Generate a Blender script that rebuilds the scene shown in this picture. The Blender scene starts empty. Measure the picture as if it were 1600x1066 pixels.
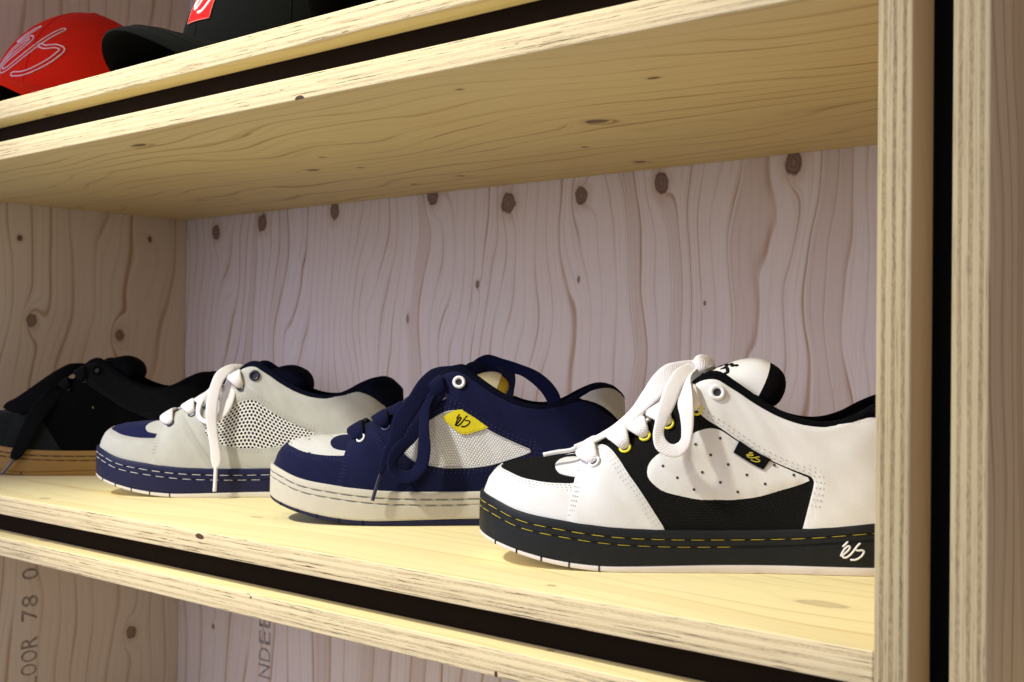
import bpy, bmesh, math, random
import numpy as np
from mathutils import Matrix, Vector
from mathutils.geometry import delaunay_2d_cdt
random.seed(7)
rng = np.random.default_rng(7)
scene = bpy.context.scene
COL = scene.collection

# ---------------------------------------------------------------- camera
cam_d = bpy.data.cameras.new('camera'); cam = bpy.data.objects.new('camera', cam_d); COL.objects.link(cam)
def cam_axes(yaw, pitch, roll):
    f = np.array([-math.sin(yaw)*math.cos(pitch), math.cos(yaw)*math.cos(pitch), math.sin(pitch)])
    r0 = np.array([math.cos(yaw), math.sin(yaw), 0.]); u0 = np.cross(r0, f)
    c, s = math.cos(roll), math.sin(roll)
    return c*r0+s*u0, -s*r0+c*u0, f
_r, _u, _f = cam_axes(math.radians(42.0936), math.radians(0.5146), math.radians(0.5759))
CAM_POS = np.array([0.28276, -0.57938, 0.14450])
cam.matrix_world = Matrix(((_r[0], _u[0], -_f[0], CAM_POS[0]), (_r[1], _u[1], -_f[1], CAM_POS[1]), (_r[2], _u[2], -_f[2], CAM_POS[2]), (0, 0, 0, 1)))
cam_d.sensor_width = 36; cam_d.sensor_fit = 'HORIZONTAL'; cam_d.lens = 1971.363/1600*36
cam_d.clip_start = .02; cam_d.clip_end = 60
cam_d.dof.use_dof = True; cam_d.dof.focus_distance = 0.95; cam_d.dof.aperture_fstop = 16.0
scene.camera = cam

# ---------------------------------------------------------------- world (dim, cool room light) and shop lamps
w = bpy.data.worlds.new('World'); scene.world = w; w.use_nodes = True
bg = w.node_tree.nodes['Background']; bg.inputs[0].default_value = (.76, .71, .84, 1); bg.inputs[1].default_value = .42
def spot(name, loc, target, power, color, size_deg, blend, radius):
    d = bpy.data.lights.new(name, 'SPOT'); d.energy = power; d.color = color; d.spot_size = math.radians(size_deg); d.spot_blend = blend; d.shadow_soft_size = radius
    o = bpy.data.objects.new(name, d); COL.objects.link(o); o.location = loc
    o.rotation_euler = (Vector(target)-Vector(loc)).to_track_quat('-Z', 'Y').to_euler(); return o
spot('shop_spotlight', (-1.05, -1.35, 1.75), (-.45, .05, .12), 248, (.98, .975, .85), 34, .9, .07)
spot('shop_spotlight', (0.35, -2.0, 2.1), (-.35, .05, .1), 34, (1.0, .95, .88), 30, .9, .08)
ad = bpy.data.lights.new('shop_window_light', 'AREA'); ad.shape = 'RECTANGLE'; ad.size = 2.2; ad.size_y = 1.5; ad.energy = 44; ad.color = (.66, .68, 1.0)
ao = bpy.data.objects.new('shop_window_light', ad); COL.objects.link(ao); ao.location = (-1.5, -2.6, .75); ao.rotation_euler = (Vector((-.6, .4, .15))-ao.location).to_track_quat('-Z', 'Y').to_euler()
scene.cycles.max_bounces = 6; scene.cycles.diffuse_bounces = 4; scene.cycles.glossy_bounces = 2; scene.cycles.transmission_bounces = 2
scene.cycles.use_adaptive_sampling = True; scene.cycles.adaptive_threshold = .02; scene.cycles.caustics_reflective = False; scene.cycles.caustics_refractive = False
scene.view_settings.view_transform = 'Standard'; scene.view_settings.look = 'None'
scene.view_settings.exposure = 0.0; scene.view_settings.gamma = 1.0; scene.view_settings.use_curve_mapping = False

# ---------------------------------------------------------------- helpers
def link(o, parent=None):
    COL.objects.link(o)
    if parent is not None: o.parent = parent
    return o
def obj(name, verts, faces, mats, parent=None, smooth=True, uvs=None, fm=None, kind=None):
    me = bpy.data.meshes.new(name); me.from_pydata([tuple(map(float, v)) for v in verts], [], [tuple(int(i) for i in f) for f in faces])
    if not isinstance(mats, (list, tuple)): mats = [mats]
    for m in mats: me.materials.append(m)
    if fm is not None: me.polygons.foreach_set('material_index', np.asarray(fm, dtype=np.int32))
    if smooth: me.polygons.foreach_set('use_smooth', np.ones(len(me.polygons), dtype=bool))
    if uvs is not None:
        ul = me.uv_layers.new(name='UVMap'); vi = np.empty(len(me.loops), dtype=np.int32); me.loops.foreach_get('vertex_index', vi)
        ul.data.foreach_set('uv', np.asarray(uvs, dtype=np.float32)[vi].ravel())
    me.update()
    o = bpy.data.objects.new(name, me); link(o, parent)
    if kind: o['kind'] = kind
    return o
def thing(name, label, cat, loc=(0, 0, 0), rz=0.0, group=None):
    o = bpy.data.objects.new(name, None); o.empty_display_size = .05; o.location = loc; o.rotation_euler = (0, 0, rz); link(o)
    tag(o, label, cat, group); return o
def tag(o, label, cat, group=None):
    o['label'] = label; o['category'] = cat
    if group: o['group'] = group
    return o
class G:
    """tiny node-graph writer"""
    def __init__(s, name):
        s.m = bpy.data.materials.new(name); s.m.use_nodes = True; s.t = s.m.node_tree; s.n = s.t.nodes
        s.b = s.n['Principled BSDF']
    def put(s, sock, v):
        if isinstance(v, bpy.types.NodeSocket): s.t.links.new(v, sock)
        elif isinstance(v, (tuple, list)) and len(v) == 3 and sock.type == 'RGBA': sock.default_value = (*v, 1)
        else: sock.default_value = v
    def M(s, op, a, b=None, c=None, clamp=False):
        n = s.n.new('ShaderNodeMath'); n.operation = op; n.use_clamp = clamp
        for k, v in enumerate((a, b, c)):
            if v is not None: s.put(n.inputs[k], v)
        return n.outputs[0]
    def add(s, a, b): return s.M('ADD', a, b)
    def sub(s, a, b): return s.M('SUBTRACT', a, b)
    def mul(s, a, b): return s.M('MULTIPLY', a, b)
    def mad(s, a, b, c): return s.M('MULTIPLY_ADD', a, b, c)
    def sm(s, v, lo, hi, a=0., b=1.):
        n = s.n.new('ShaderNodeMapRange'); n.interpolation_type = 'SMOOTHSTEP'
        for k, x in enumerate((v, lo, hi, a, b)): s.put(n.inputs[k], x)
        return n.outputs[0]
    def lin(s, v, lo, hi, a=0., b=1.):
        n = s.n.new('ShaderNodeMapRange')
        for k, x in enumerate((v, lo, hi, a, b)): s.put(n.inputs[k], x)
        return n.outputs[0]
    def vec(s, x=0., y=0., z=0.):
        n = s.n.new('ShaderNodeCombineXYZ')
        for k, v in enumerate((x, y, z)): s.put(n.inputs[k], v)
        return n.outputs[0]
    def noise(s, v, scale=1., detail=2., rough=.5, dist=0., dims='3D'):
        n = s.n.new('ShaderNodeTexNoise'); n.noise_dimensions = dims; s.put(n.inputs['Vector'], v)
        n.inputs['Scale'].default_value = scale; n.inputs['Detail'].default_value = detail; n.inputs['Roughness'].default_value = rough; n.inputs['Distortion'].default_value = dist
        return n.outputs['Fac']
    def voro(s, v, scale, feature='F1', rnd=1.0):
        n = s.n.new('ShaderNodeTexVoronoi'); n.feature = feature; s.put(n.inputs['Vector'], v); n.inputs['Scale'].default_value = scale; n.inputs['Randomness'].default_value = rnd
        return n.outputs['Distance']
    def mix(s, f, a, b, mode='MIX'):
        n = s.n.new('ShaderNodeMix'); n.data_type = 'RGBA'; n.blend_type = mode; n.clamp_factor = True
        s.put(n.inputs[0], f); s.put(n.inputs[6], a); s.put(n.inputs[7], b); return n.outputs[2]
    def uv(s):
        n = s.n.new('ShaderNodeUVMap'); n.uv_map = 'UVMap'
        x = s.n.new('ShaderNodeSeparateXYZ'); s.t.links.new(n.outputs[0], x.inputs[0]); return x.outputs[0], x.outputs[1]
    def objc(s): return s.n.new('ShaderNodeTexCoord').outputs['Object']
    def bump(s, h, strength=.3, dist=.001, normal=None):
        n = s.n.new('ShaderNodeBump'); n.inputs['Strength'].default_value = strength; n.inputs['Distance'].default_value = dist; s.put(n.inputs['Height'], h)
        if normal is not None: s.put(n.inputs['Normal'], normal)
        return n.outputs[0]
    def out(s, color=None, rough=None, normal=None, **kw):
        if color is not None: s.put(s.b.inputs['Base Color'], color)
        if rough is not None: s.put(s.b.inputs['Roughness'], rough)
        if normal is not None: s.put(s.b.inputs['Normal'], normal)
        for k, v in kw.items(): s.put(s.b.inputs[k.replace('_', ' ')], v)
        return s.m

# ---------------------------------------------------------------- plywood
def wood_face(name, knots=(), seed=0., early=(.80, .64, .38), late=(.50, .31, .13), lam=.020, warp=.05, nv=7., lines=1., blot=.35):
    """rotary-cut spruce veneer.  uv in metres: u along the grain, v across.  knots: (u, v, ru, rv, dark)"""
    g = G(name); u, v = g.uv()
    us, vs = g.add(u, seed*3.17), g.add(v, seed*1.93)
    n1 = g.noise(g.vec(g.mul(us, 2.3), g.mul(vs, nv), seed), 1., 2., .42)
    n2 = g.noise(g.vec(g.mul(us, 7.), g.mul(vs, nv*4), seed+4), 1., 2., .5)
    q = g.add(v, g.add(g.mul(g.sub(n1, .5), warp*2.6), g.mul(g.sub(n2, .5), warp*.14)))
    core = 0.; rim = 0.; halo = 0.; wk = g.mad(g.sub(g.noise(g.vec(g.mul(us, 90.), g.mul(vs, 130.), seed), 1., 2., .6), .5), .7, 1.) if len(knots) else 1.
    for (ku, kv, ru, rv, dk, *am) in knots:
        dx = g.mul(g.sub(u, ku), 1/ru); dy = g.mul(g.sub(v, kv), 1/rv)
        d2 = g.add(g.mul(dx, dx), g.mul(dy, dy)); d = g.mul(g.M('SQRT', d2), wk)
        dl = g.add(g.mul(g.mul(dx, dx), .16), g.mul(g.mul(dy, dy), .30))      # long soft swirl round the knot
        q = g.add(q, g.mul(g.M('EXPONENT', g.mul(dl, -1.)), am[0] if am else lam*(1.1 if rv > .0035 else .45)))
        c = g.mul(g.sm(d, 1.12, .80), dk)
        rr = g.mul(g.sm(g.M('SINE', g.mul(d, 13.)), -.2, 1.), g.mul(g.sm(d, 1.0, .4), .14))
        core = g.M('MAXIMUM', core, g.M('MULTIPLY', c, g.sub(1., rr)))
        rim = g.M('MAXIMUM', rim, g.mul(g.mul(c, g.sm(d, .45, .95)), 1.))
        halo = g.M('MAXIMUM', halo, g.mul(g.sm(d, 2.3, 1.0), dk))
    fr = g.M('FRACT', g.mul(q, 1/lam))
    st = g.noise(g.vec(g.mul(us, 2.1), g.mul(vs, 34.), seed+9), 1., 2., .5)
    line = g.sub(g.add(g.mul(g.sm(fr, .62, .92), .25), g.mul(g.sm(fr, .80, .92), .75)), g.sm(fr, .92, 1.0))
    idx = g.M('FLOOR', g.mul(q, 1/lam)); hs = g.M('FRACT', g.mul(g.M('SINE', g.mul(g.add(idx, seed), 12.9898)), 43758.55)); wideb = g.mul(g.sm(hs, .84, .87), g.mul(g.sm(fr, .0, .05), g.sm(fr, 1., .985)))
    fr2 = g.M('FRACT', g.mul(q, 2.6/lam)); line2 = g.sub(g.sm(fr2, .55, .85), g.sm(fr2, .85, 1.0))
    strk = g.noise(g.vec(g.mul(us, 9.), g.mul(vs, 330.), seed+31), 1., 3., .6)
    sv = g.sm(st, .36, .68)
    lf = g.add(g.mul(g.mul(line, g.add(g.mul(sv, .75), .25)), .78*lines), g.add(g.mul(wideb, .23*lines), g.add(g.mul(g.mul(line2, sv), .20*lines), g.mul(g.sm(strk, .5, .8), .16*lines))))
    fib = g.noise(g.vec(g.mul(us, 26.), g.mul(vs, 1500.), seed), 1., 3., .6)
    blo = g.noise(g.vec(g.mul(us, 3.), g.mul(vs, 9.), seed+20), 1., 3., .55)
    col = g.mix(g.mul(g.sm(blo, .3, .75), blot), early, (early[0]*.90, early[1]*.83, early[2]*.74))
    col = g.mix(lf, col, late)
    col = g.mix(g.mul(g.sub(fib, .5), .45), col, (early[0]*.62, early[1]*.5, early[2]*.38))
    if knots:
        col = g.mix(g.mul(halo, .35), col, (.46, .26, .11))
        col = g.mix(core, col, (.145, .075, .042))
        col = g.mix(g.mul(rim, .42), col, (.065, .032, .018))
    return g.out(col, g.lin(fib, .2, .8, .52, .66), g.bump(fib, .22, .0003), Specular_IOR_Level=.35)
def ply_edge(name, t, seed=0., contrast=1., crack=1., tint=(1, 1, 1), voids=()):
    """sawn edge of plywood.  uv in metres: u along the panel, v through its thickness"""
    g = G(name); u, v = g.uv(); us = g.add(u, seed*2.31)
    wob = g.noise(g.vec(g.mul(us, 14.), g.mul(v, 120.), seed), 1., 3., .55)
    wob2 = g.noise(g.vec(g.mul(us, 55.), g.mul(v, 60.), seed+3), 1., 2., .5)
    x = g.add(g.mul(v, 7/t), g.add(g.mul(g.sub(wob, .5), .34), g.mul(g.sub(wob2, .5), .25)))
    fr = g.M('FRACT', x); odd = g.M('FLOORED_MODULO', g.M('FLOOR', x), 2.)
    pl = g.mul(odd, g.mul(g.sm(fr, 0., .12), g.sm(fr, 1., .88)))
    grain = g.noise(g.vec(g.mul(us, 330.), g.mul(v, 1700.), seed), 1., 3., .65)       # end grain pores
    longg = g.noise(g.vec(g.mul(us, 22.), g.mul(v, 2300.), seed+7), 1., 3., .6)       # long grain streaks
    c_l = g.mix(g.sm(longg, .46, .92), (.80*tint[0], .66*tint[1], .38*tint[2]), (.50*tint[0], .36*tint[1], .17*tint[2]))
    c_e = g.mix(g.sm(grain, .34, .72), (.64*tint[0], .50*tint[1], .27*tint[2]), (.27*tint[0], .18*tint[1], .08*tint[2]))
    col = g.mix(g.mul(pl, .75*contrast), c_l, c_e)
    # glue lines and open checks: long thin wavy dark marks that come and go
    fl = g.M('ABSOLUTE', g.sub(g.M('FRACT', g.add(x, g.mul(g.sub(g.noise(g.vec(g.mul(us, 40.), g.mul(v, 900.), seed+11), 1., 2., .6), .5), .9))), .5))
    on = g.sm(g.noise(g.vec(g.mul(us, 17.), g.mul(v, 640.), seed+13), 1., 2., .5), .47, .62)
    ck = g.mul(g.mul(g.sm(fl, .11, .02), on), .85*crack)
    fl2 = g.M('ABSOLUTE', g.sub(g.noise(g.vec(g.mul(us, 10.), g.mul(v, 800.), seed+17), 1., 4., .62, .6), .5))
    on2 = g.sm(g.noise(g.vec(g.mul(us, 13.), g.mul(v, 260.), seed+19), 1., 2., .5), .50, .66)
    ck = g.M('MAXIMUM', ck, g.mul(g.mul(g.sm(fl2, .022, .004), on2), .9*crack))
    # rare open voids
    vo = g.sm(g.noise(g.vec(g.mul(us, 60.), g.mul(v, 340.), seed+23), 1., 1., .4), .80, .86)
    ck = g.M('MAXIMUM', ck, g.mul(vo, .9))
    for (ku, kv, ru, rv) in voids:
        dx = g.mul(g.sub(u, ku), 1/ru); dy = g.mul(g.add(g.sub(v, kv), g.mul(g.sub(wob2, .5), .002)), 1/rv)
        ck = g.M('MAXIMUM', ck, g.sm(g.add(g.mul(dx, dx), g.mul(dy, dy)), 1.2, .7))
    col = g.mix(ck, col, (.085, .048, .022))
    return g.out(col, .72, g.bump(g.add(grain, longg), .4, .0004), Specular_IOR_Level=.25)
T = .018; BH = .3281; BD = .4445; BW = 1.271; GAP = .0222; GX = .0199; REC = .0233
def plank(name, lo, hi, ax, grain, mface, medge, parent=None, bev=.0011, kind=None):
    """one plywood panel; ax = thickness axis, grain = face grain axis"""
    bm = bmesh.new(); bmesh.ops.create_cube(bm, size=1.)
    lo, hi = np.array(lo, float), np.array(hi, float)
    for v in bm.verts:
        for k in range(3): v.co[k] = lo[k] if v.co[k] < 0 else hi[k]
    bmesh.ops.bevel(bm, geom=list(bm.edges), offset=bev, segments=2, profile=.6, affect='EDGES')
    uvl = bm.loops.layers.uv.new('UVMap'); oth = [k for k in range(3) if k not in (ax, grain)][0]
    for f in bm.faces:
        n = f.normal; face = abs(n[ax]) > .80; f.material_index = 0 if face else 1; f.smooth = True
        for lp in f.loops:
            c = lp.vert.co
            if face: lp[uvl].uv = (c[grain], c[oth])
            else: lp[uvl].uv = (c[grain] if abs(n[grain]) < .7 else c[oth], c[ax]-lo[ax])
    me = bpy.data.meshes.new(name); bm.to_mesh(me); bm.free(); me.materials.append(mface); me.materials.append(medge)
    me.set_sharp_from_angle(angle=math.radians(60))
    o = bpy.data.objects.new(name, me); link(o, parent)
    if kind: o['kind'] = kind
    return o
# knots measured on each face, in metres in the plane of that face
K_BACK = [(0.30735, -1.1981, 0.0107, 0.0091, 0.85), (0.31425, -1.09314, 0.01198, 0.00978, 0.85), (0.31956, -0.94428, 0.01127, 0.00866, 0.85), (0.32407, -0.76872, 0.00969, 0.00953, 0.85), (0.3081, -0.64991, 0.01198, 0.01041, 0.88), (0.30874, -0.54698, 0.01004, 0.00855, 0.9), (0.31372, -0.44532, 0.01143, 0.00846, 0.9), (0.31968, -0.29826, 0.01228, 0.00912, 0.9), (0.22003, -0.6953, 0.00431, 0.00297, 0.8), (0.22122, -0.54934, 0.00335, 0.00172, 0.8), (0.18314, -0.80875, 0.0053, 0.0022, 0.7), (0.19356, -0.39305, 0.00246, 0.00146, 0.9)]
K_LEFT = [(0.28487, 0.19672, 0.0041, 0.00342, 0.95), (0.29705, 0.38525, 0.00446, 0.00303, 0.9), (0.17938, 0.21459, 0.0091, 0.00697, 0.75), (0.16247, 0.34064, 0.00787, 0.00681, 0.75)]
K_CEIL = [(-0.73034, 0.03793, 0.00884, 0.00393, 0.95), (-0.21067, 0.10468, 0.00467, 0.00282, 0.9), (-0.33802, 0.20506, 0.01012, 0.00792, 0.85), (-0.33672, 0.04893, 0.003, 0.00198, 0.8), (-0.72917, 0.23665, 0.00793, 0.00516, 0.8), (-0.67719, 0.2549, 0.00324, 0.00353, 0.7), (-0.63978, 0.35955, 0.00403, 0.00413, 0.8), (-0.43612, 0.3966, 0.0061, 0.00526, 0.95), (-0.42311, 0.29642, 0.00342, 0.00285, 0.8), (-0.6558, 0.18734, 0.003, 0.00246, 0.6), (-0.72692, 0.37421, 0.00355, 0.00294, 0.6)]
K_FLOOR = [(-0.07476, 0.08785, 0.01586, 0.0081, 0.3), (-0.85968, 0.01969, 0.00836, 0.00362, 0.35), (-0.6112, 0.08414, 0.0082, 0.00362, 0.3), (-0.22384, 0.02044, 0.00319, 0.00236, 0.45)]
K_LOWL = [(-0.24852, 0.36949, 0.00887, 0.00798, 0.75)]
K_LOWB = [(-0.23905, -1.19432, 0.00353, 0.00302, 0.9)]
PALE = (.775, .70, .64); PALE_L = (.40, .235, .12)
m_back = wood_face('spruce_back', K_BACK, 1.3, PALE, PALE_L, .017, .095, 5.0, 1.0)
m_left = wood_face('spruce_left', K_LEFT, 2.7, (.82, .72, .56), (.48, .30, .14), .036, .10, 4.5)
m_ceil = wood_face('spruce_ceiling', K_CEIL, 3.9, (.82, .665, .32), (.46, .27, .075), .026, .085, 6., 1.0)
m_floor = wood_face('spruce_floor', K_FLOOR, 5.2, (.88, .775, .42), (.60, .42, .16), .022, .06, 6., .62, .25)
m_plain = wood_face('spruce_plain', (), 7.7, PALE, PALE_L, .030, .055, 6.)
m_tan = wood_face('spruce_tan', (), 8.3, (.62, .46, .25), (.42, .27, .11), .022, .05, 7., .7)
m_lowl = wood_face('spruce_lower_left', K_LOWL, 9.1, PALE, PALE_L, .028, .06, 6.)
m_lowb = wood_face('spruce_lower_back', K_LOWB, 11.4, PALE, PALE_L, .030, .05, 6.)
m_next = wood_face('spruce_next', [(.155, .060, .040, .014, .0, .060)], 13.6, (.70, .565, .38), (.40, .25, .115), .012, .05, 8., 1.1)
e_floor = ply_edge('edge_floor', T, 1.1, .6, 1.15, (1, 1, 1), [(-0.5728, 0.014, .006, .0022)])
e_ceil = ply_edge('edge_ceiling', T, 2.2, .45, 1.0, (1, 1, 1), [(-0.4529, 0.0008, .0055, .0022)])
e_up = ply_edge('edge_upper', T, 3.3, .42, 1.1)
e_low = ply_edge('edge_lower', T, 4.4, .6, 1.0, (1, 1, 1), [(-0.5046, 0.0153, .0012, .0010), (-0.2513, 0.002, .0015, .0022)])
e_side = ply_edge('edge_side', T, 5.5, 1.15, .7, (.70, .69, .66))
e_side2 = ply_edge('edge_side_next', T, 6.6, 1.0, .6, (.72, .71, .68))
def plybox(label, x0, z0, mats, BH=BH, group='open plywood boxes of the shelf'):
    """open-fronted box; x0 = inner face of the LEFT side, z0 = floor"""
    b = thing('plywood_box', label, 'shelf box', (0, 0, 0), 0, group)
    x1 = x0+BW; z1 = z0+BH; e = 0.
    plank('bottom_panel', (x0, 0, z0-T), (x1, BD, z0), 2, 0, mats['floor'], mats['efloor'], b)
    plank('top_panel', (x0, 0, z1), (x1, BD, z1+T), 2, 0, mats['ceil'], mats['eceil'], b)
    plank('side_panel', (x0-T, 0, z0-T), (x0, BD, z1+T), 0, 2, mats['left'], mats['eleft'], b)
    plank('side_panel', (x1, 0, z0-T), (x1+T, BD, z1+T), 0, 2, mats['right'], mats['eright'], b)
    plank('back_panel', (x0-T, BD, z0-T), (x1+T, BD+.009, z1+T), 1, 2, mats['back'], mats['efloor'], b)
    return b
Z_UP = BH+2*T+GAP; Z_LOW = -(2*T+GAP+BH)
LOWSH = -0.00891
base = dict(floor=m_floor, ceil=m_ceil, left=m_left, right=m_tan, back=m_back, efloor=e_floor, eceil=e_ceil, eleft=e_side, eright=e_side)
plybox('plywood shelf box that holds the row of shoes', -BW, 0., base)
plybox('plywood shelf box above the shoes, with caps standing in it', -BW, Z_UP, dict(base, efloor=e_up, floor=m_floor, back=m_plain, left=m_plain))
low_box = plybox('empty plywood shelf box below the shoes, printed letters on its walls', -BW+LOWSH, Z_LOW, dict(base, left=m_lowl, back=m_lowb, eceil=e_low, ceil=m_floor))
plybox('plywood shelf box at the right, only its left side in view', 2*T+GX, -.07, dict(base, left=m_next, right=m_plain, back=m_plain, eleft=e_side2), .47)
# dark boards set back between the boxes
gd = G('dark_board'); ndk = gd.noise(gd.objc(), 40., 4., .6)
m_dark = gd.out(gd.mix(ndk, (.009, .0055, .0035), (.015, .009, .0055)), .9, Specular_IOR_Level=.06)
gk = G('black_board'); m_blk = gk.out((.003, .003, .0035), .9, Specular_IOR_Level=.05)
def board(name, lo, hi, m, label):
    o = plank(name, lo, hi, 2, 0, m, m, None, .0008); tag(o, label, 'spacer board', 'dark spacer boards'); return o
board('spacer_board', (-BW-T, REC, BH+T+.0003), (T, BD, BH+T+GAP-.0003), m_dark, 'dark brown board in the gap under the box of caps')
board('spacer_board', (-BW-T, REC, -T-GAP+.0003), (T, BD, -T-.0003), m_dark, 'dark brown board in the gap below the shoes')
board('spacer_board', (T+.0003, REC, -T-.4), (T+GX-.0003, BD, BH+T+.4), m_blk, 'black upright board in the gap beside the right side panel')
# factory print on the lower box
g = G('stamp_ink'); m_ink = g.out(g.mix(g.sm(g.noise(g.objc(), 160., 3., .7), .35, .6), (.18, .15, .155), (.42, .35, .31)), .8)
def stamp(txt, pitch, height, org, ux, uy, parent, width=.0155, shear=0., weight=0.):
    """printed capitals, one after the other along ux, standing along uy"""
    ux, uy = np.array(ux, float), np.array(uy, float); nz = np.cross(ux, uy)
    for i, ch in enumerate(txt):
        if ch == ' ': continue
        V, F = [], []
        c = bpy.data.curves.new('glyph', 'FONT'); c.body = ch; c.size = 1.; c.resolution_u = 3; c.offset = weight
        t = bpy.data.objects.new('glyph', c); COL.objects.link(t); dg = bpy.context.evaluated_depsgraph_get(); me = bpy.data.meshes.new_from_object(t.evaluated_get(dg))
        P = np.array([v.co[:] for v in me.vertices]); lo, hi = P.min(0), P.max(0); k = len(V)
        for p in P:
            x = (p[0]-lo[0])/(hi[0]-lo[0])*width; y = (p[1]-lo[1])/(hi[1]-lo[1])*height; x += shear*y
            V.append(np.array(org)+ux*(i*pitch+x)+uy*y+nz*.00025)
        F += [tuple(q+k for q in pl.vertices) for pl in me.polygons]
        bpy.data.objects.remove(t); bpy.data.curves.remove(c); bpy.data.meshes.remove(me)
        obj('printed_letter', V, F, m_ink, parent, False)
sp = [o for o in low_box.children if o.name.startswith('side_panel') and o.bound_box[0][0] < -1.]
stamp('FLOOR 78 0', .0178, .0225, (-BW+LOWSH, .2325, -.2102-6*.0178), (0, 0, 1), (0, -1, 0), sp[0], .0150, 0., .004)
bp = [o for o in low_box.children if o.name.startswith('back_panel')]
stamp('ANDEE', .0222, .0245, (-1.0650, BD, -.2445-3*.0222), (0, 0, 1), (-1, 0, 0), bp[0], .0175, .0, .0)
# ---------------------------------------------------------------- shoe last (all four shoes share it)
MM = 0.001
SHOE_L = 308.0
def crom(xs, ys, x):
    """cubic (Catmull-Rom, non uniform) interpolation of rows ys at xs"""
    xs = np.asarray(xs, float); ys = np.asarray(ys, float); x = np.clip(np.asarray(x, float), xs[0], xs[-1])
    one = ys.ndim == 1
    if one: ys = ys[:, None]
    n = len(xs); m = np.zeros_like(ys)
    h = np.diff(xs)[:, None]; d = np.diff(ys, axis=0)/h
    m[1:-1] = (d[:-1]*h[1:]+d[1:]*h[:-1])/(h[1:]+h[:-1]); m[0] = d[0]; m[-1] = d[-1]
    i = np.clip(np.searchsorted(xs, x, side='right')-1, 0, n-2)
    hh = (xs[i+1]-xs[i]); u = ((x-xs[i])/hh)[..., None]; hh = hh[..., None]
    r = ((2*u**3-3*u**2+1)*ys[i]+(u**3-2*u**2+u)*hh*m[i]+(-2*u**3+3*u**2)*ys[i+1]+(u**3-u**2)*hh*m[i+1])
    return r[..., 0] if one else r
# outer plan outline of the sole (half): l from the toe tip, w half width
PLAN = np.array([(0,0),(.6,9),(3.5,19),(10,29),(21,38),(40,46),(70,51.5),(100,52.5),(130,49.5),(165,44.5),(200,41.5),(235,41.5),(262,40.5),(282,35.5),(296,26),(304.5,13.5),(308,0)], float)
PLAN_S = np.concatenate([[0], np.cumsum(np.hypot(*np.diff(PLAN, axis=0).T))])
def plan(a, inset=0.0):
    """a: arclength (mm) -> l, w, and outward normal"""
    p = crom(PLAN_S, PLAN, a); q0 = crom(PLAN_S, PLAN, a-1.0); q1 = crom(PLAN_S, PLAN, a+1.0)
    d = q1-q0
    d = np.where((a < 1.0)[..., None], np.array([0., 1.]), d); d = np.where((a > PLAN_S[-1]-1.0)[..., None], np.array([0., -1.]), d)
    d = d/np.linalg.norm(d, axis=-1, keepdims=True); nrm = np.stack([-d[..., 1], d[..., 0]], -1)
    return p-nrm*inset*1.0, nrm
def z_bottom(l):
    l = np.asarray(l, float); return np.where(l < 100, 19.0*(1-np.clip(l, 0, 100)/100)**2, 0)+np.where(l > 270, (l-270)**2*.0015, 0)
ZT_L = [0, 8, 30, 61, 92, 126, 171, 217, 265, 308]
ZT_Z = [48.5, 46.5, 38.5, 33.2, 29.8, 28.4, 28.4, 30, 34.5, 38]
def z_soletop(l): return crom(ZT_L, ZT_Z, l)
# stations of the upper: arclength on the plan via base l ; top edge (l,w,z) ; superellipse power
_ST = [ # base l , top l , top w , top z , p
 (0,   27, 0, 68.0, 2.0),
 (10,  31, 0, 69.2, 2.05),
 (21,  38, 0, 70.2, 2.1),
 (40,  50, 0, 71.4, 2.2),
 (58,  62, 0, 72.6, 2.25),
 (72,  74, 1.5, 75.0, 2.2),
 (86,  86, 14, 82.5, 2.1),
 (104, 104, 18, 89.5, 1.95),
 (122, 121, 20.5, 99.5, 1.8),
 (140, 139, 23, 114, 1.65),
 (152, 151, 24.5, 127, 1.55),
 (164, 163, 26, 131.5, 1.5),
 (176, 175, 27.5, 124.5, 1.45),
 (190, 190, 29.5, 114, 1.4),
 (206, 206, 31, 104.8, 1.4),
 (222, 222, 32, 99.4, 1.4),
 (238, 238, 32, 98.4, 1.4),
 (254, 254, 31, 102.6, 1.4),
 (268, 268, 28.5, 110.0, 1.4),
 (282, 281, 24, 115.0, 1.4),
 (294, 291, 16.5, 114.5, 1.45),
 (303, 298.5, 8, 109.5, 1.5),
 (308, 302, 0, 105.5, 1.5)]
_SA = np.interp([r[0] for r in _ST], PLAN[:, 0], PLAN_S); _SA[0] = 0; _SA[-1] = PLAN_S[-1]
_TOP = np.array([r[1:4] for r in _ST], float); _PW = np.array([r[4] for r in _ST], float)
UP_INSET = 4.0; TV = 75.0; SMAX = PLAN_S[-1]
def surf(a, t, sg=-1.0, off=0.0):
    """point (mm) of the upper: a arclength mm, t 0..1; sg -1 = near side"""
    a = np.asarray(a, float); t = np.asarray(t, float)
    P = _surf(a, t)
    if np.any(np.asarray(off) != 0):
        e = .8
        a0, a1 = np.clip(a-e, 0, SMAX), np.clip(a+e, 0, SMAX); t0, t1 = np.clip(t-.012, 0, 1), np.clip(t+.012, 0, 1)
        n = np.cross(_surf(a, t1)-_surf(a, t0), _surf(a1, t)-_surf(a0, t)); n /= np.maximum(np.linalg.norm(n, axis=-1, keepdims=True), 1e-9)
        n = np.where((a <= .4)[..., None], n*np.array([1, 0, 1]), n)
        n /= np.maximum(np.linalg.norm(n, axis=-1, keepdims=True), 1e-9)
        P = P+n*np.asarray(off)[..., None]
    return P*np.array([1, sg, 1])
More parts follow.
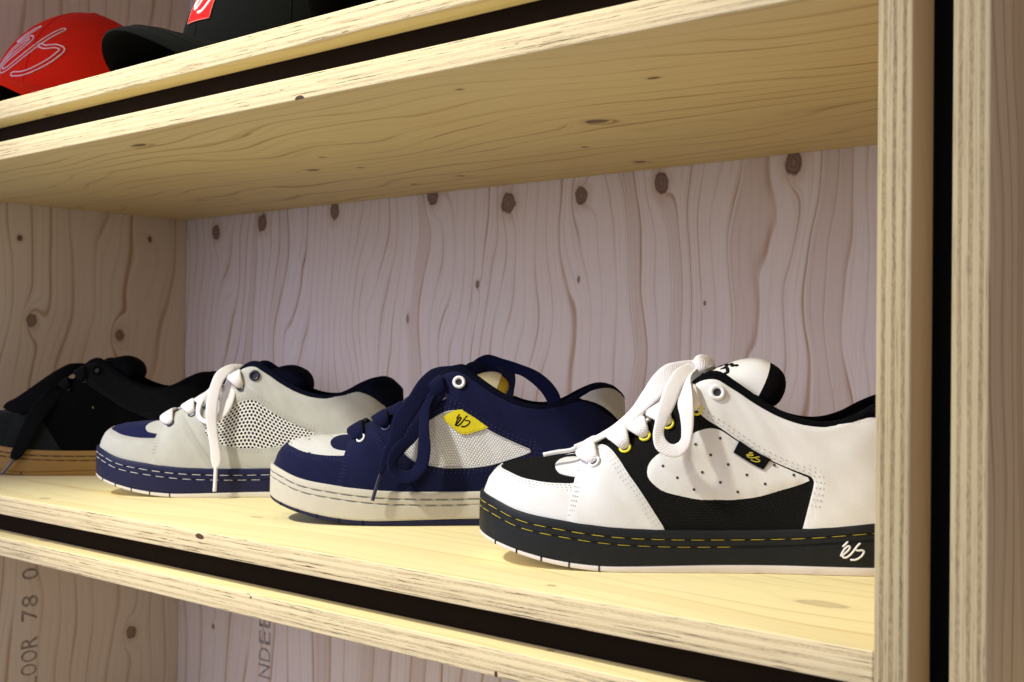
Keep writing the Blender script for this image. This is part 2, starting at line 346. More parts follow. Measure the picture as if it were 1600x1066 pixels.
def _surf(a, t):
    b, _ = plan(a, UP_INSET); top = crom(_SA, _TOP, a); p = crom(_SA, _PW, a)
    l0, w0 = b[..., 0], np.maximum(b[..., 1], 0); l1, w1, z1 = top[..., 0], np.maximum(top[..., 1], 0), top[..., 2]
    z0 = z_soletop(l0)-7.0
    th = np.clip(t, 0, 1)*np.pi/2
    c = np.cos(th).clip(0, 1)**(2/p); s = np.sin(th).clip(0, 1)**(2/p)
    hz = 1-c
    return np.stack([l0+(l1-l0)*hz, w0+(w1-w0)*hz, z0+(z1-z0)*s], -1)
# measured outlines: panels as (arclength mm, height 0..1) on the last; laces as edge curves in shoe coordinates (mm)
TR = {'toe_edge': [(5.9, 0.679, 0), (32.9, 0.565, 0), (50.7, 0.475, 0), (61.8, 0.445, 0), (70.9, 0.425, 0), (82.4, 0.415, 0), (94.6, 0.415, 0)], 'vamp': [(90.7, 0.104, 0), (94.2, 0.391, 0), (95.0, 0.472, 0), (97.0, 0.629, 0), (99.4, 0.819, 0), (103.3, 0.91, 0), (106.9, 0.943, 0), (111.3, 0.876, 0), (115.6, 0.809, 0), (120.0, 0.702, 0), (124.3, 0.592, 0), (131.1, 0.438, 0), (137.8, 0.334, 0), (146.9, 0.204, 0), (155.2, 0.094, 0)], 'tab': [(99.0, 0.806, 0), (87.9, 0.856, 0), (81.2, 0.823, 0), (78.0, 0.716, 0), (78.4, 0.635, 0), (82.0, 0.555, 0), (85.9, 0.522, 0), (94.2, 0.492, 0), (97.4, 0.488, 0)], 'swoosh': [(144.5, 0.415, 0), (145.3, 0.465, 0), (149.3, 0.505, 0), (157.2, 0.532, 0), (166.3, 0.535, 0), (178.2, 0.532, 0), (189.3, 0.542, 0), (205.1, 0.528, 0), (225.7, 0.508, 0), (241.1, 0.482, 0), (253.4, 0.448, 0), (245.1, 0.395, 0), (233.6, 0.351, 0), (222.9, 0.308, 0), (212.2, 0.271, 0), (200.7, 0.237, 0), (188.9, 0.221, 0), (177.8, 0.224, 0), (165.5, 0.254, 0), (155.2, 0.284, 0), (149.3, 0.328, 0), (145.3, 0.375, 0)], 'collar_top': [(174.2, 0.843, 0), (176.2, 0.883, 0), (180.2, 0.876, 0), (186.1, 0.853, 0), (192.0, 0.839, 0), (196.4, 0.833, 0), (204.3, 0.843, 0), (215.4, 0.849, 0), (230.4, 0.866, 0), (245.1, 0.88, 0), (257.0, 0.9, 0), (267.3, 0.916, 0), (274.8, 0.93, 0), (284.3, 1.0, 0), (289.8, 0.953, 0)], 'collar_bot': [(174.2, 0.843, 0), (174.2, 0.753, 0), (176.2, 0.692, 0), (180.9, 0.602, 0), (190.1, 0.538, 0), (205.1, 0.522, 0), (225.7, 0.502, 0), (241.1, 0.478, 0), (251.0, 0.458, 0), (253.8, 0.438, 0), (254.6, 0.408, 0), (251.0, 0.278, 0), (246.7, 0.134, 0)], 'heel_top': [(248.3, 0.876, 0), (262.5, 0.853, 0), (274.8, 0.839, 0), (283.5, 0.883, 0), (291.4, 0.826, 0), (299.7, 0.736, 0), (312.8, 0.629, 0), (324.7, 0.565, 0), (336.2, 0.545, 0)], 'eyelets': [(109.7, 0.589, 0), (129.5, 0.676, 0), (143.3, 0.722, 0), (159.2, 0.712, 0), (190.1, 0.719, 0)], 'eye_g': [(119.2, 0.565, 0), (180.5, 0.632, 0), (197.2, 0.786, 0)], 'eye_b': [(115.6, 0.589, 0), (194.4, 0.739, 0), (177.0, 0.669, 0), (131.1, 0.696, 0)], 'perf': [(193.2, 0.488, 0), (177.0, 0.472, 0), (186.9, 0.411, 0), (171.0, 0.411, 0), (155.2, 0.428, 0), (198.4, 0.388, 0), (181.3, 0.341, 0), (164.7, 0.344, 0), (193.2, 0.301, 0), (175.8, 0.271, 0), (210.6, 0.378, 0), (204.7, 0.284, 0), (222.5, 0.365, 0), (228.5, 0.478, 0), (241.1, 0.448, 0)], 'tag_w': [(205.9, 0.522, 0), (226.1, 0.505, 0), (221.3, 0.435, 0), (201.9, 0.452, 0)], 'tag_b': [(194.0, 0.542, 0), (205.1, 0.535, 0), (216.2, 0.522, 0), (207.1, 0.462, 0), (198.8, 0.418, 0), (194.4, 0.405, 0), (190.8, 0.411, 0), (185.3, 0.441, 0), (180.9, 0.472, 0), (178.2, 0.508, 0)], 'tagb_logo': [(188.5, 0.431, 0), (201.1, 0.462, 0), (201.1, 0.545, 0), (188.5, 0.512, 0)], 'win_g': [(157.2, 0.452, 0), (162.7, 0.502, 0), (176.2, 0.512, 0), (190.4, 0.535, 0), (199.2, 0.575, 0), (218.2, 0.569, 0), (237.6, 0.542, 0), (258.9, 0.458, 0), (238.0, 0.338, 0), (219.4, 0.278, 0), (194.8, 0.221, 0), (177.8, 0.231, 0), (163.9, 0.274, 0), (158.4, 0.368, 0)], 'heel_b': [(290.2, 0.823, 0), (302.5, 1.0, 0), (316.0, 1.0, 0), (332.2, 1.0, 0), (347.6, 1.0, 0), (356.0, 0.813, 0), (338.9, 0.585, 0), (320.7, 0.632, 0), (304.5, 0.712, 0)], 'solelogo': [(270.4, 0.0, 0), (285.9, 0.0, 0), (276.0, 0.0, 0)]}
POSES = {'white': ((-0.333, 0.07038, 0.0), 36), 'blue': ((-0.60452, 0.09366, 0.0), 41.5), 'grey': ((-0.88338, 0.08943, 0.0), 42), 'black': ((-1.1784, 0.08732, 0.0), 42)}
RIBS = {'white': [([(152.0, -2.0, 140.7), (138.5, -8.0, 139.0), (129.1, -12.0, 136.4), (121.4, -14.0, 129.5), (113.7, -15.0, 117.9), (106.0, -17.0, 106.5), (96.8, -20.0, 97.6), (83.7, -23.0, 88.9), (67.5, -25.0, 81.6)], [(152.1, -2.0, 134.7), (143.3, -10.0, 129.2), (136.1, -16.0, 124.5), (129.2, -19.0, 118.3), (119.2, -20.0, 109.3), (109.5, -21.0, 100.5), (99.2, -23.0, 92.6), (86.1, -25.0, 85.7), (67.6, -26.0, 77.3)], 1.6), ([(146.5, -4.0, 138.6), (136.8, -18.0, 133.9), (130.5, -32.0, 124.8), (125.4, -42.0, 112.1), (122.5, -48.0, 99.5), (121.2, -52.0, 89.9), (123.0, -54.0, 82.6), (129.3, -55.0, 78.2), (137.2, -55.0, 77.3), (143.5, -54.0, 82.7), (146.2, -51.0, 91.0), (147.3, -46.0, 105.0), (146.5, -40.0, 119.1), (145.7, -30.0, 127.3), (151.9, -6.0, 135.5)], [(152.0, -4.0, 134.7), (146.1, -18.0, 130.2), (139.3, -32.0, 121.9), (135.0, -41.0, 110.4), (130.1, -46.0, 99.5), (127.8, -49.0, 92.8), (129.0, -51.0, 88.2), (132.3, -52.0, 85.3), (136.4, -52.0, 85.2), (139.1, -51.0, 88.4), (139.7, -48.0, 93.0), (139.1, -45.0, 101.8), (137.5, -41.0, 110.0), (138.9, -32.0, 118.8), (147.3, -6.0, 133.1)], 1.6), ([(154.6, 2.0, 142.7), (144.9, -6.0, 136.3), (130.8, -16.0, 120.6), (121.5, -22.0, 106.6), (116.9, -24.0, 103.5)], [(160.9, 2.0, 137.9), (152.8, -6.0, 130.0), (138.6, -16.0, 114.4), (130.8, -24.0, 100.6), (128.5, -26.0, 93.0)], 1.6), ([(148.0, -6.0, 139.1), (150.3, -6.0, 142.6), (155.3, -0.0, 143.5), (159.5, 6.0, 141.9)], [(152.6, -9.0, 132.0), (156.0, -9.0, 134.0), (160.7, -2.0, 136.1), (163.0, 6.0, 136.3)], 4.0), ([(154.7, 4.0, 141.1), (159.8, 12.0, 141.1), (163.8, 22.0, 137.0), (165.5, 28.0, 132.9)], [(152.4, 4.0, 133.0), (156.7, 12.0, 131.7), (161.2, 22.0, 130.0), (162.3, 28.0, 127.9)], 3.0)], 'blue': [([(170.1, -6.0, 131.7), (155.1, -14.0, 131.7), (141.2, -24.0, 129.0), (131.4, -34.0, 120.0), (122.0, -44.0, 104.4), (111.8, -50.0, 89.7), (107.9, -54.0, 72.0), (102.8, -56.0, 58.8), (99.4, -57.0, 43.3)], [(171.8, -6.0, 126.8), (159.9, -16.0, 125.3), (148.3, -26.0, 121.5), (138.5, -36.0, 110.3), (130.4, -45.0, 97.1), (122.1, -51.0, 83.9), (115.1, -54.0, 68.4), (107.3, -56.0, 54.4), (102.4, -57.0, 42.6)], 1.7), ([(161.2, -12.0, 126.8), (150.0, -28.0, 120.8), (136.6, -40.0, 104.4), (131.3, -46.0, 89.7), (123.6, -51.0, 77.9), (111.6, -56.0, 64.8), (107.5, -58.0, 53.1), (110.7, -59.0, 42.9), (119.0, -60.0, 37.2), (129.3, -60.0, 39.5), (138.0, -59.0, 49.1), (140.9, -57.0, 63.7), (139.4, -53.0, 82.7), (140.0, -44.0, 100.1), (148.6, -30.0, 114.8)], [(165.9, -12.0, 120.6), (156.9, -28.0, 113.3), (142.7, -40.0, 98.5), (135.8, -46.0, 85.2), (128.9, -51.0, 72.1), (118.9, -54.0, 60.3), (114.6, -55.0, 52.2), (115.5, -56.0, 47.1), (121.5, -56.0, 45.0), (127.1, -56.0, 47.2), (130.6, -55.0, 54.6), (132.2, -54.0, 66.4), (132.4, -50.0, 82.4), (132.4, -43.0, 98.5), (141.8, -30.0, 116.2)], 1.7), ([(171.8, 2.0, 132.9), (177.9, 4.0, 137.6), (184.9, 4.0, 140.5), (199.9, 0.0, 137.6), (215.5, -6.0, 133.1), (231.0, -14.0, 126.3), (241.7, -20.0, 117.0), (247.5, -25.0, 107.3), (248.3, -28.0, 99.8)], [(178.1, 2.0, 126.7), (184.3, 4.0, 126.0), (189.0, 4.0, 126.8), (201.5, 0.0, 127.0), (212.5, -6.0, 126.4), (224.9, -13.0, 119.7), (234.9, -19.0, 110.0), (238.7, -24.0, 103.4), (239.5, -28.0, 99.0)], 1.7), ([(165.8, -4.0, 130.6), (171.9, -2.0, 134.5), (181.0, 6.0, 133.0), (187.2, 10.0, 126.7)], [(170.6, -6.0, 124.4), (176.8, -4.0, 125.2), (184.2, 6.0, 123.6), (185.7, 10.0, 120.4)], 6.0), ([(195.2, -0.0, 131.6), (200.2, -10.0, 122.5), (203.6, -22.0, 112.1), (202.2, -30.0, 104.7), (197.8, -34.0, 96.5)], [(207.7, -0.0, 130.2), (209.5, -10.0, 122.6), (208.9, -22.0, 112.1), (206.8, -30.0, 104.8), (200.9, -34.0, 96.6)], 1.6)], 'grey': [([(146.6, -4.0, 128.9), (139.2, -10.0, 130.0), (132.1, -20.0, 128.2), (125.4, -32.0, 121.8), (122.5, -42.0, 110.7), (120.8, -49.0, 97.1), (120.7, -54.0, 81.9), (123.6, -57.0, 64.0), (126.8, -58.0, 46.0), (127.5, -58.0, 36.3), (129.4, -58.0, 30.1)], [(147.1, -6.0, 124.1), (141.6, -14.0, 125.2), (138.1, -24.0, 122.1), (134.2, -35.0, 114.4), (132.2, -44.0, 102.7), (131.4, -50.0, 88.8), (132.0, -54.0, 72.3), (134.8, -57.0, 55.8), (137.2, -58.0, 42.0), (137.3, -58.0, 35.7), (135.0, -58.0, 30.1)], 1.7), ([(146.6, -4.0, 127.0), (143.7, -14.0, 122.7), (143.6, -26.0, 112.2), (145.1, -34.0, 101.1), (143.9, -42.0, 90.0), (138.8, -47.0, 79.7), (131.9, -50.0, 74.1), (124.9, -50.0, 72.7)], [(142.2, -4.0, 129.8), (135.8, -14.0, 123.4), (132.9, -26.0, 111.4), (131.3, -34.0, 101.6), (130.7, -41.0, 92.7), (131.2, -46.0, 83.0), (128.5, -48.0, 78.9), (124.6, -49.0, 77.5)], 1.7), ([(121.0, -24.0, 111.2), (116.3, -28.0, 104.6), (109.6, -32.0, 98.5), (106.9, -36.0, 88.0), (108.6, -40.0, 78.3), (116.6, -45.0, 72.3), (123.0, -48.0, 71.1)], [(123.0, -26.0, 104.9), (118.3, -30.0, 99.2), (114.4, -34.0, 93.7), (112.0, -37.0, 86.7), (112.2, -40.0, 81.2), (117.1, -44.0, 76.5), (122.7, -47.0, 76.0)], 1.7), ([(118.4, -24.0, 94.7), (107.9, -22.0, 91.7), (98.8, -20.0, 85.8), (93.3, -18.0, 82.8)], [(119.0, -26.0, 79.1), (111.9, -26.0, 78.3), (103.3, -26.0, 77.5), (97.8, -24.0, 80.2)], 2.0)], 'black': [([(145.3, -4.0, 125.7), (137.3, -10.0, 127.0), (126.7, -18.0, 126.0), (113.8, -28.0, 117.7), (95.6, -36.0, 103.3), (75.1, -42.0, 87.4), (63.0, -44.0, 79.5), (61.8, -45.0, 76.3)], [(146.1, -6.0, 118.2), (138.1, -12.0, 117.4), (130.9, -20.0, 114.1), (121.3, -30.0, 102.6), (108.0, -38.0, 89.6), (94.1, -44.0, 73.3), (77.0, -46.0, 70.0), (66.3, -46.0, 73.1)], 1.7), ([(121.7, -22.0, 109.1), (109.7, -34.0, 97.7), (97.2, -46.0, 81.6), (86.8, -54.0, 55.9), (78.9, -57.0, 33.4), (76.2, -58.0, 21.3), (77.6, -58.0, 17.3)], [(129.2, -24.0, 99.2), (120.5, -36.0, 83.1), (110.4, -48.0, 65.5), (101.1, -55.0, 44.8), (90.8, -57.0, 25.4), (85.6, -58.0, 19.0), (80.8, -58.0, 17.0)], 1.7)]}
AGL = {'white': [([(69.1, -25.0, 79.8), (65.2, -26.0, 78.2), (56.7, -27.0, 76.9), (46.7, -28.0, 74.8)], 1.5)], 'blue': [([(100.9, -57.0, 43.8), (98.4, -58.0, 35.3), (96.1, -58.5, 26.5), (95.0, -59.0, 21.8)], 1.6)], 'grey': [([(132.3, -58.0, 30.8), (132.2, -59.0, 22.5), (132.0, -59.5, 14.3), (131.7, -60.0, 7.4)], 1.9)], 'black': [([(80.0, -58.0, 18.9), (74.8, -59.0, 11.7), (66.9, -60.0, 2.0)], 1.7)]}
SOLELOGO = (243.8, 10.7, 15.5, 16.0)
# ---------------------------------------------------------------- shoe building kit
def inpoly(poly, P):
    x, y = P[:, 0], P[:, 1]; r = np.zeros(len(P), bool); n = len(poly); j = n-1
    for i in range(n):
        xi, yi = poly[i]; xj, yj = poly[j]
        c = ((yi > y) != (yj > y)) & (x < (xj-xi)*(y-yi)/((yj-yi) if yj != yi else 1e-12)+xi); r ^= c; j = i
    return r
def pdist(poly, P, closed=True):
    d = np.full(len(P), 1e9); n = len(poly)
    for i in range(n if closed else n-1):
        a, b = poly[i], poly[(i+1) % n]; ab = b-a; L = max((ab@ab), 1e-12)
        u = np.clip(((P-a)@ab)/L, 0, 1); d = np.minimum(d, np.hypot(*(P-(a+u[:, None]*ab)).T))
    return d
def smooth(pts, n=2):
    p = np.array(pts, float)
    for _ in range(n):
        q = [p[0]]
        for i in range(len(p)-1): q += [p[i]*.75+p[i+1]*.25, p[i]*.25+p[i+1]*.75]
        p = np.array(q+[p[-1]])
    return p
def smooth_closed(pts, n=2):
    p = np.array(pts, float)
    for _ in range(n):
        q = np.roll(p, -1, 0); p = np.stack([p*.75+q*.25, p*.25+q*.75], 1).reshape(-1, 2)
    return p
def resample(p, step, closed=False):
    p = np.array(p, float)
    if closed: p = np.vstack([p, p[:1]])
    out = []
    for i in range(len(p)-1):
        n = max(1, int(np.ceil(np.linalg.norm(p[i+1]-p[i])/step)))
        for k in range(n): out.append(p[i]+(p[i+1]-p[i])*k/n)
    if not closed: out.append(p[-1])
    return np.array(out)
CH = np.array([1.0, TV])
def chart_tri(polys, step):
    """triangulate charts (list of closed polygons in mm chart, even-odd)"""
    vs, es = [], []
    for p in polys:
        k = len(vs); vs += [Vector(map(float, q)) for q in p]; es += [(k+i, k+(i+1) % len(p)) for i in range(len(p))]
    allp = np.vstack(polys); lo, hi = allp.min(0), allp.max(0)
    gx, gy = np.meshgrid(np.arange(lo[0]+step*.5, hi[0], step), np.arange(lo[1]+step*.5, hi[1], step), indexing='ij'); gp = np.stack([gx.ravel(), gy.ravel()], 1)
    ins = np.zeros(len(gp), bool)
    for p in polys: ins ^= inpoly(p, gp)
    gp = gp[ins]; d = np.min([pdist(p, gp) for p in polys], axis=0); gp = gp[d > step*.45]
    vs += [Vector(map(float, q)) for q in gp]
    r = delaunay_2d_cdt(vs, es, [], 0, 1e-5)
    V = np.array([tuple(v) for v in r[0]]); F = [tuple(f) for f in r[2]]
    C = np.array([V[list(f)].mean(0) for f in F]); keep = np.zeros(len(F), bool)
    for p in polys: keep ^= inpoly(p, C)
    return V, [f for f, k in zip(F, keep) if k]
_PC = {}
def panel(name, polys, off, mat, parent, step=3.0, drop=1.6, rim=.72, both=True, puff=0., res=1.6, kind=None, pucker=0.):
    """a leather panel lying on the last; polys in (a, t)"""
    if not isinstance(polys, list): polys = [polys]
    key = (name, tuple(np.asarray(p, float).tobytes() for p in polys), off, step, drop, rim, both, puff, res, pucker)
    if key in _PC:
        o = bpy.data.objects.new(name, _PC[key].copy()); o.data.materials.clear(); o.data.materials.append(mat); link(o, parent)
        if kind: o['kind'] = kind
        return o
    P = [resample(np.asarray(p, float)*CH, res, True) for p in polys]
    V, F = chart_tri(P, step)
    d = np.min([pdist(p, V) for p in P], axis=0)
    A, Tt = V[:, 0], V[:, 1]/TV
    opened = (A <= .05) | ((Tt >= .998) & (A < 80)) | (A >= SMAX-.05)
    hgt = np.where((d < .05) & ~opened, off*rim, off+puff*(1-np.exp(-d/6.0)))
    hgt = hgt+np.where(opened & (d < .05), 0, 1)*.16*(np.sin(A*.21+Tt*9)+np.sin(A*.083-Tt*17+1.3)+.6*np.sin(A*.37+Tt*31))*np.clip(d/4, 0, 1)
    if pucker: hgt = hgt-.42*np.exp(-((d-pucker)/1.5)**2)*np.where(opened, 0, 1)
    edges = {}
    for f in F:
        for i in range(3):
            k = (f[i], f[(i+1) % 3]); edges[k] = 1
    bnd = [k for k in edges if (k[1], k[0]) not in edges and not (opened[k[0]] and opened[k[1]])]
    X = surf(A, Tt, -1, hgt); lowi = {}; ext = []
    for k in bnd:
        for q in k:
            if q not in lowi: lowi[q] = len(X)+len(ext); ext.append(q)
    if ext:
        e = np.array(ext); X = np.vstack([X, surf(A[e], Tt[e], -1, np.full(len(e), off*rim-drop))])
    uv = np.stack([np.concatenate([A, A[ext]]), np.concatenate([V[:, 1], V[ext, 1]])], 1)*MM if ext else V*MM
    FF = [tuple(f) for f in F]+[(k[1], k[0], lowi[k[0]], lowi[k[1]]) for k in bnd]
    # orientation: near side should face -w / up
    f0 = F[len(F)//2]; nn = np.cross(X[f0[1]]-X[f0[0]], X[f0[2]]-X[f0[0]]); ref = surf(A[f0[0]:f0[0]+1], Tt[f0[0]:f0[0]+1], -1, np.array([2.]))[0]-surf(A[f0[0]:f0[0]+1], Tt[f0[0]:f0[0]+1], -1, np.array([0.]))[0]
    if nn@ref < 0: FF = [tuple(reversed(f)) for f in FF]
    if both:
        n = len(X); X = np.vstack([X, X*np.array([1, -1, 1])]); FF = FF+[tuple(i+n for i in reversed(f)) for f in FF]; uv = np.vstack([uv, uv])
    o = obj(name, X*MM, FF, mat, parent, True, uv, kind=kind)
    if both and opened.any():
        bm = bmesh.new(); bm.from_mesh(o.data); bmesh.ops.remove_doubles(bm, verts=bm.verts, dist=.0004*MM*100); bm.to_mesh(o.data); bm.free()
    o.data.set_sharp_from_angle(angle=math.radians(50)); _PC[key] = o.data; return o
def st_offset(line, d):
    """move a chart polyline sideways by d mm measured on the surface (left of its direction = +)"""
    L = np.asarray(line, float); tg = np.gradient(L*CH, axis=0)/CH
    out = []
    for (a, t), (da, dt) in zip(L, tg):
        e = .5; P0 = surf(np.array([a]), np.array([t]))[0]
        Pa = (surf(np.array([min(a+e, SMAX)]), np.array([t]))[0]-surf(np.array([max(a-e, 0)]), np.array([t]))[0])/(min(a+e, SMAX)-max(a-e, 0))
        t0, t1 = max(t-.01, 0), min(t+.01, 1); Pt = (surf(np.array([a]), np.array([t1]))[0]-surf(np.array([a]), np.array([t0]))[0])/(t1-t0)
        N = np.cross(Pa, Pt); N /= np.linalg.norm(N); Tn = Pa*da+Pt*dt; Tn /= max(np.linalg.norm(Tn), 1e-9); Sd = np.cross(N, Tn)*d
        M = np.stack([Pa, Pt], 1); s, *_ = np.linalg.lstsq(M, Sd, rcond=None); out.append((np.clip(a+s[0], 0, SMAX), np.clip(t+s[1], 0, 1)))
    return np.array(out)
def dots_on(lines, off, pitch, ln, wd, both=True, hgt=.25):
    """little stitches: short rounded bars along chart polylines, returned as verts, faces (mm)"""
    V, F = [], []
    for line in lines:
        q = resample(np.asarray(line)*CH, .5)/CH; X = surf(q[:, 0], q[:, 1], -1, np.full(len(q), off)); N = surf(q[:, 0], q[:, 1], -1, np.full(len(q), off+1.))-X
        s = np.concatenate([[0], np.cumsum(np.linalg.norm(np.diff(X, axis=0), axis=1))])
        for c in np.arange(pitch*.5, s[-1], pitch):
            ps = [np.array([np.interp(c+k*ln/2, s, X[:, j]) for j in range(3)]) for k in (-1, -.45, .45, 1)]; n = np.array([np.interp(c, s, N[:, j]) for j in range(3)]); n /= np.linalg.norm(n)
            tg = ps[3]-ps[0]; b = np.cross(n, tg); b /= max(np.linalg.norm(b), 1e-9); b *= wd/2
            k = len(V); m0, m1 = ps[1]+n*hgt, ps[2]+n*hgt
            V += [ps[0]-n*.2, ps[1]-b, ps[1]+b, ps[2]-b, ps[2]+b, ps[3]-n*.2, m0, m1]
            F += [(k, k+1, k+6), (k, k+6, k+2), (k+1, k+3, k+7, k+6), (k+2, k+6, k+7, k+4), (k+3, k+5, k+7), (k+4, k+7, k+5)]
    V = np.array(V)
    if both:
        n = len(V); V = np.vstack([V, V*np.array([1, -1, 1])]); F = F+[tuple(i+n for i in reversed(f)) for f in F]
    return V, F
def tube(P, r, n=8, closed=False, flat=None):
    """round tube along P (mm)"""
    P = np.asarray(P, float); r = np.broadcast_to(np.asarray(r, float), (len(P),))
    tg = np.gradient(P, axis=0)
    if closed: tg = np.roll(P, -1, 0)-np.roll(P, 1, 0)
    tg /= np.maximum(np.linalg.norm(tg, axis=1, keepdims=True), 1e-9)
    up = np.array([0, 0, 1.]); V = []; prev = None
    for p, t, rr in zip(P, tg, r):
        b = np.cross(t, up) if prev is None else prev-t*(prev@t)
        if np.linalg.norm(b) < 1e-6: b = np.cross(t, [1., 0, 0])
        b /= np.linalg.norm(b); prev = b; c = np.cross(b, t)
        for k in range(n): V.append(p+rr*(math.cos(2*math.pi*k/n)*b+math.sin(2*math.pi*k/n)*c))
    m = len(P); F = []
    for i in range(m if closed else m-1):
        for k in range(n): F.append((i*n+k, i*n+(k+1) % n, ((i+1) % m)*n+(k+1) % n, ((i+1) % m)*n+k))
    if not closed: F += [tuple(range(n-1, -1, -1)), tuple((m-1)*n+k for k in range(n))]
    return np.array(V), F
def ribbon(A, B, th, n=6, round_end=True):
    """flat lace between the edge curves A and B (mm), with thickness"""
    A = np.asarray(A, float); B = np.asarray(B, float); c = (A+B)/2; h = (B-A)/2
    tg = np.gradient(c, axis=0); tg /= np.maximum(np.linalg.norm(tg, axis=1, keepdims=True), 1e-9)
    nr = np.cross(tg, h); nr /= np.maximum(np.linalg.norm(nr, axis=1, keepdims=True), 1e-9)
    for i in range(1, len(nr)):
        if nr[i]@nr[i-1] < 0: nr[i] *= -1
    V, F, U = [], [], []; K = 12; cum = np.concatenate([[0], np.cumsum(np.linalg.norm(np.diff(c, axis=0), axis=1))])
    for i in range(len(c)):
        for k in range(K):
            an = 2*math.pi*k/K; ca, sa = math.cos(an), math.sin(an)
            V.append(c[i]+h[i]*np.sign(ca)*abs(ca)**.6+nr[i]*th*.5*np.sign(sa)*abs(sa)**.6); U.append((cum[i], ca*np.linalg.norm(h[i])))
    for i in range(len(c)-1):
        for k in range(K): F.append((i*K+k, i*K+(k+1) % K, (i+1)*K+(k+1) % K, (i+1)*K+k))
    F += [tuple(range(K-1, -1, -1)), tuple((len(c)-1)*K+k for k in range(K))]
    return np.array(V), F, np.array(U)*MM
def spl(P, n=10):
    P = np.asarray(P, float); s = np.concatenate([[0], np.cumsum(np.maximum(np.linalg.norm(np.diff(P, axis=0), axis=1), .01))])
    return crom(s, P, np.linspace(0, s[-1], n*(len(P)-1)+1))
def join(parts):
    V, F, U = [], [], []; k = 0
    for p in parts:
        V.append(p[0]); F += [tuple(i+k for i in f) for f in p[1]]; k += len(p[0]); U.append(p[2] if len(p) > 2 else np.zeros((len(p[0]), 2)))
    return np.vstack(V), F, np.vstack(U)
# the "es" script mark as pen strokes in a unit box (x right, y up, width 1)
def _gl(p): return np.array([((x-175)/505, (730-y)/505) for x, y in p])
GLYPH = [_gl([(330, 345), (215, 465)]),
         _gl([(175, 658), (205, 600), (240, 530), (300, 465), (345, 440), (370, 460), (350, 510), (290, 575), (235, 620), (215, 650), (240, 680), (290, 680), (350, 645), (420, 575), (480, 495), (540, 420), (590, 375)]),
         _gl([(480, 510), (530, 530), (620, 525), (665, 545), (640, 610), (570, 680), (480, 722), (375, 722)])]
def glyph_mesh(fn, pen, lift=.3, n=5, taper=True):
    """fn maps (x, y) of the unit box to (point, normal) in mm"""
    parts = []
    for gsk in GLYPH:
        q = spl(gsk, 5); X = []; N = []
        for p in q:
            a, b = fn(p); X.append(a); N.append(b)
        X = np.array(X); N = np.array(N); tg = np.gradient(X, axis=0); sd = np.cross(N, tg); sd /= np.maximum(np.linalg.norm(sd, axis=1, keepdims=True), 1e-9)
        wv = np.full(len(X), pen/2.); wv[[0, -1]] *= .55
        V = np.stack([X-sd*wv[:, None]-N*.15, X-sd*wv[:, None]*.8+N*lift, X+sd*wv[:, None]*.8+N*lift, X+sd*wv[:, None]-N*.15], 1).reshape(-1, 3)
        F = [(i*4+k, i*4+k+1, i*4+k+5, i*4+k+4) for i in range(len(X)-1) for k in range(3)]+[(0, 3, 2, 1), tuple(len(V)-4+k for k in range(4))]
        parts.append((V, F))
    return join(parts)
# ---------------------------------------------------------------- shoe materials
def leather(name, c, rough=.46, vary=.07, spec=.4, bs=.5):
    g = G(name); o = g.objc(); n = g.noise(o, 60., 3., .6); f = g.add(g.mul(g.voro(o, 900.), .5), g.mul(g.noise(o, 90., 2., .5), .55))
    return g.out(g.mix(g.mul(n, vary*2), c, tuple(x*.8 for x in c)), g.lin(n, .3, .7, rough-.05, rough+.07), g.bump(f, bs, .00025), Specular_IOR_Level=spec)
def nubuck(name, c, c2=None, rough=.9):
    g = G(name); o = g.objc(); n = g.noise(o, 130., 4., .65); f = g.noise(o, 2600., 2., .6)
    return g.out(g.mix(n, c, c2 or tuple(x*.72 for x in c)), rough, g.bump(f, .5, .0004), Specular_IOR_Level=.12, Sheen_Weight=.06)
def rubber(name, c, rough=.55):
    g = G(name); o = g.objc(); n = g.noise(o, 90., 3., .6); f = g.noise(o, 1500., 2., .6)
    sc = g.mul(g.sm(g.noise(o, 38., 5., .7), .56, .74), .35); base = g.mix(g.mul(n, .3), c, tuple(x*.7 for x in c))
    return g.out(g.mix(sc, base, tuple(x*.7+.025 for x in c)), g.lin(n, .3, .7, rough-.06, rough+.08), g.bump(f, .15, .0002), Specular_IOR_Level=.25)
def hexcell(g, p):
    u, v = g.uv(); y = g.mul(v, 1.87/(p*.866)); fy = g.M('FLOOR', y); x = g.add(g.mul(u, 1/p), g.mul(g.M('FLOORED_MODULO', fy, 2.), .5))
    dx = g.sub(g.M('FRACT', x), .5); dy = g.mul(g.sub(g.M('FRACT', y), .5), .866); return g.M('SQRT', g.add(g.mul(dx, dx), g.mul(dy, dy)))
def meshfab(name, c1, c2, p, rough=.7, bump=.6, dist=.0006, spec=.3):
    g = G(name); d = hexcell(g, p); k = g.sm(d, .22, .46); n = g.noise(g.objc(), 900., 2., .6)
    return g.out(g.mix(g.add(g.mul(k, .8), g.mul(g.sub(n, .5), .5)), c1, c2), rough, g.bump(d, bump, dist), Specular_IOR_Level=spec)
def fabric(name, c, rough=.95, sc=2200.):
    g = G(name); o = g.objc(); n = g.noise(o, sc, 2., .7)
    return g.out(g.mix(n, tuple(x*.6 for x in c), tuple(min(1, x*1.25) for x in c)), rough, g.bump(n, .5, .0004), Specular_IOR_Level=.06)
def lacemat(name, c):
    g = G(name); u, v = g.uv()
    wv = g.M('SINE', g.add(g.mul(u, 3800.), g.mul(g.M('ABSOLUTE', v), 3300.))); n = g.noise(g.objc(), 1800., 2., .6)
    return g.out(g.mix(g.mul(g.add(g.mul(wv, .45), n), .38), c, tuple(x*.62 for x in c)), .9, g.bump(g.add(wv, n), .4, .00025), Specular_IOR_Level=.08, Sheen_Weight=.04)
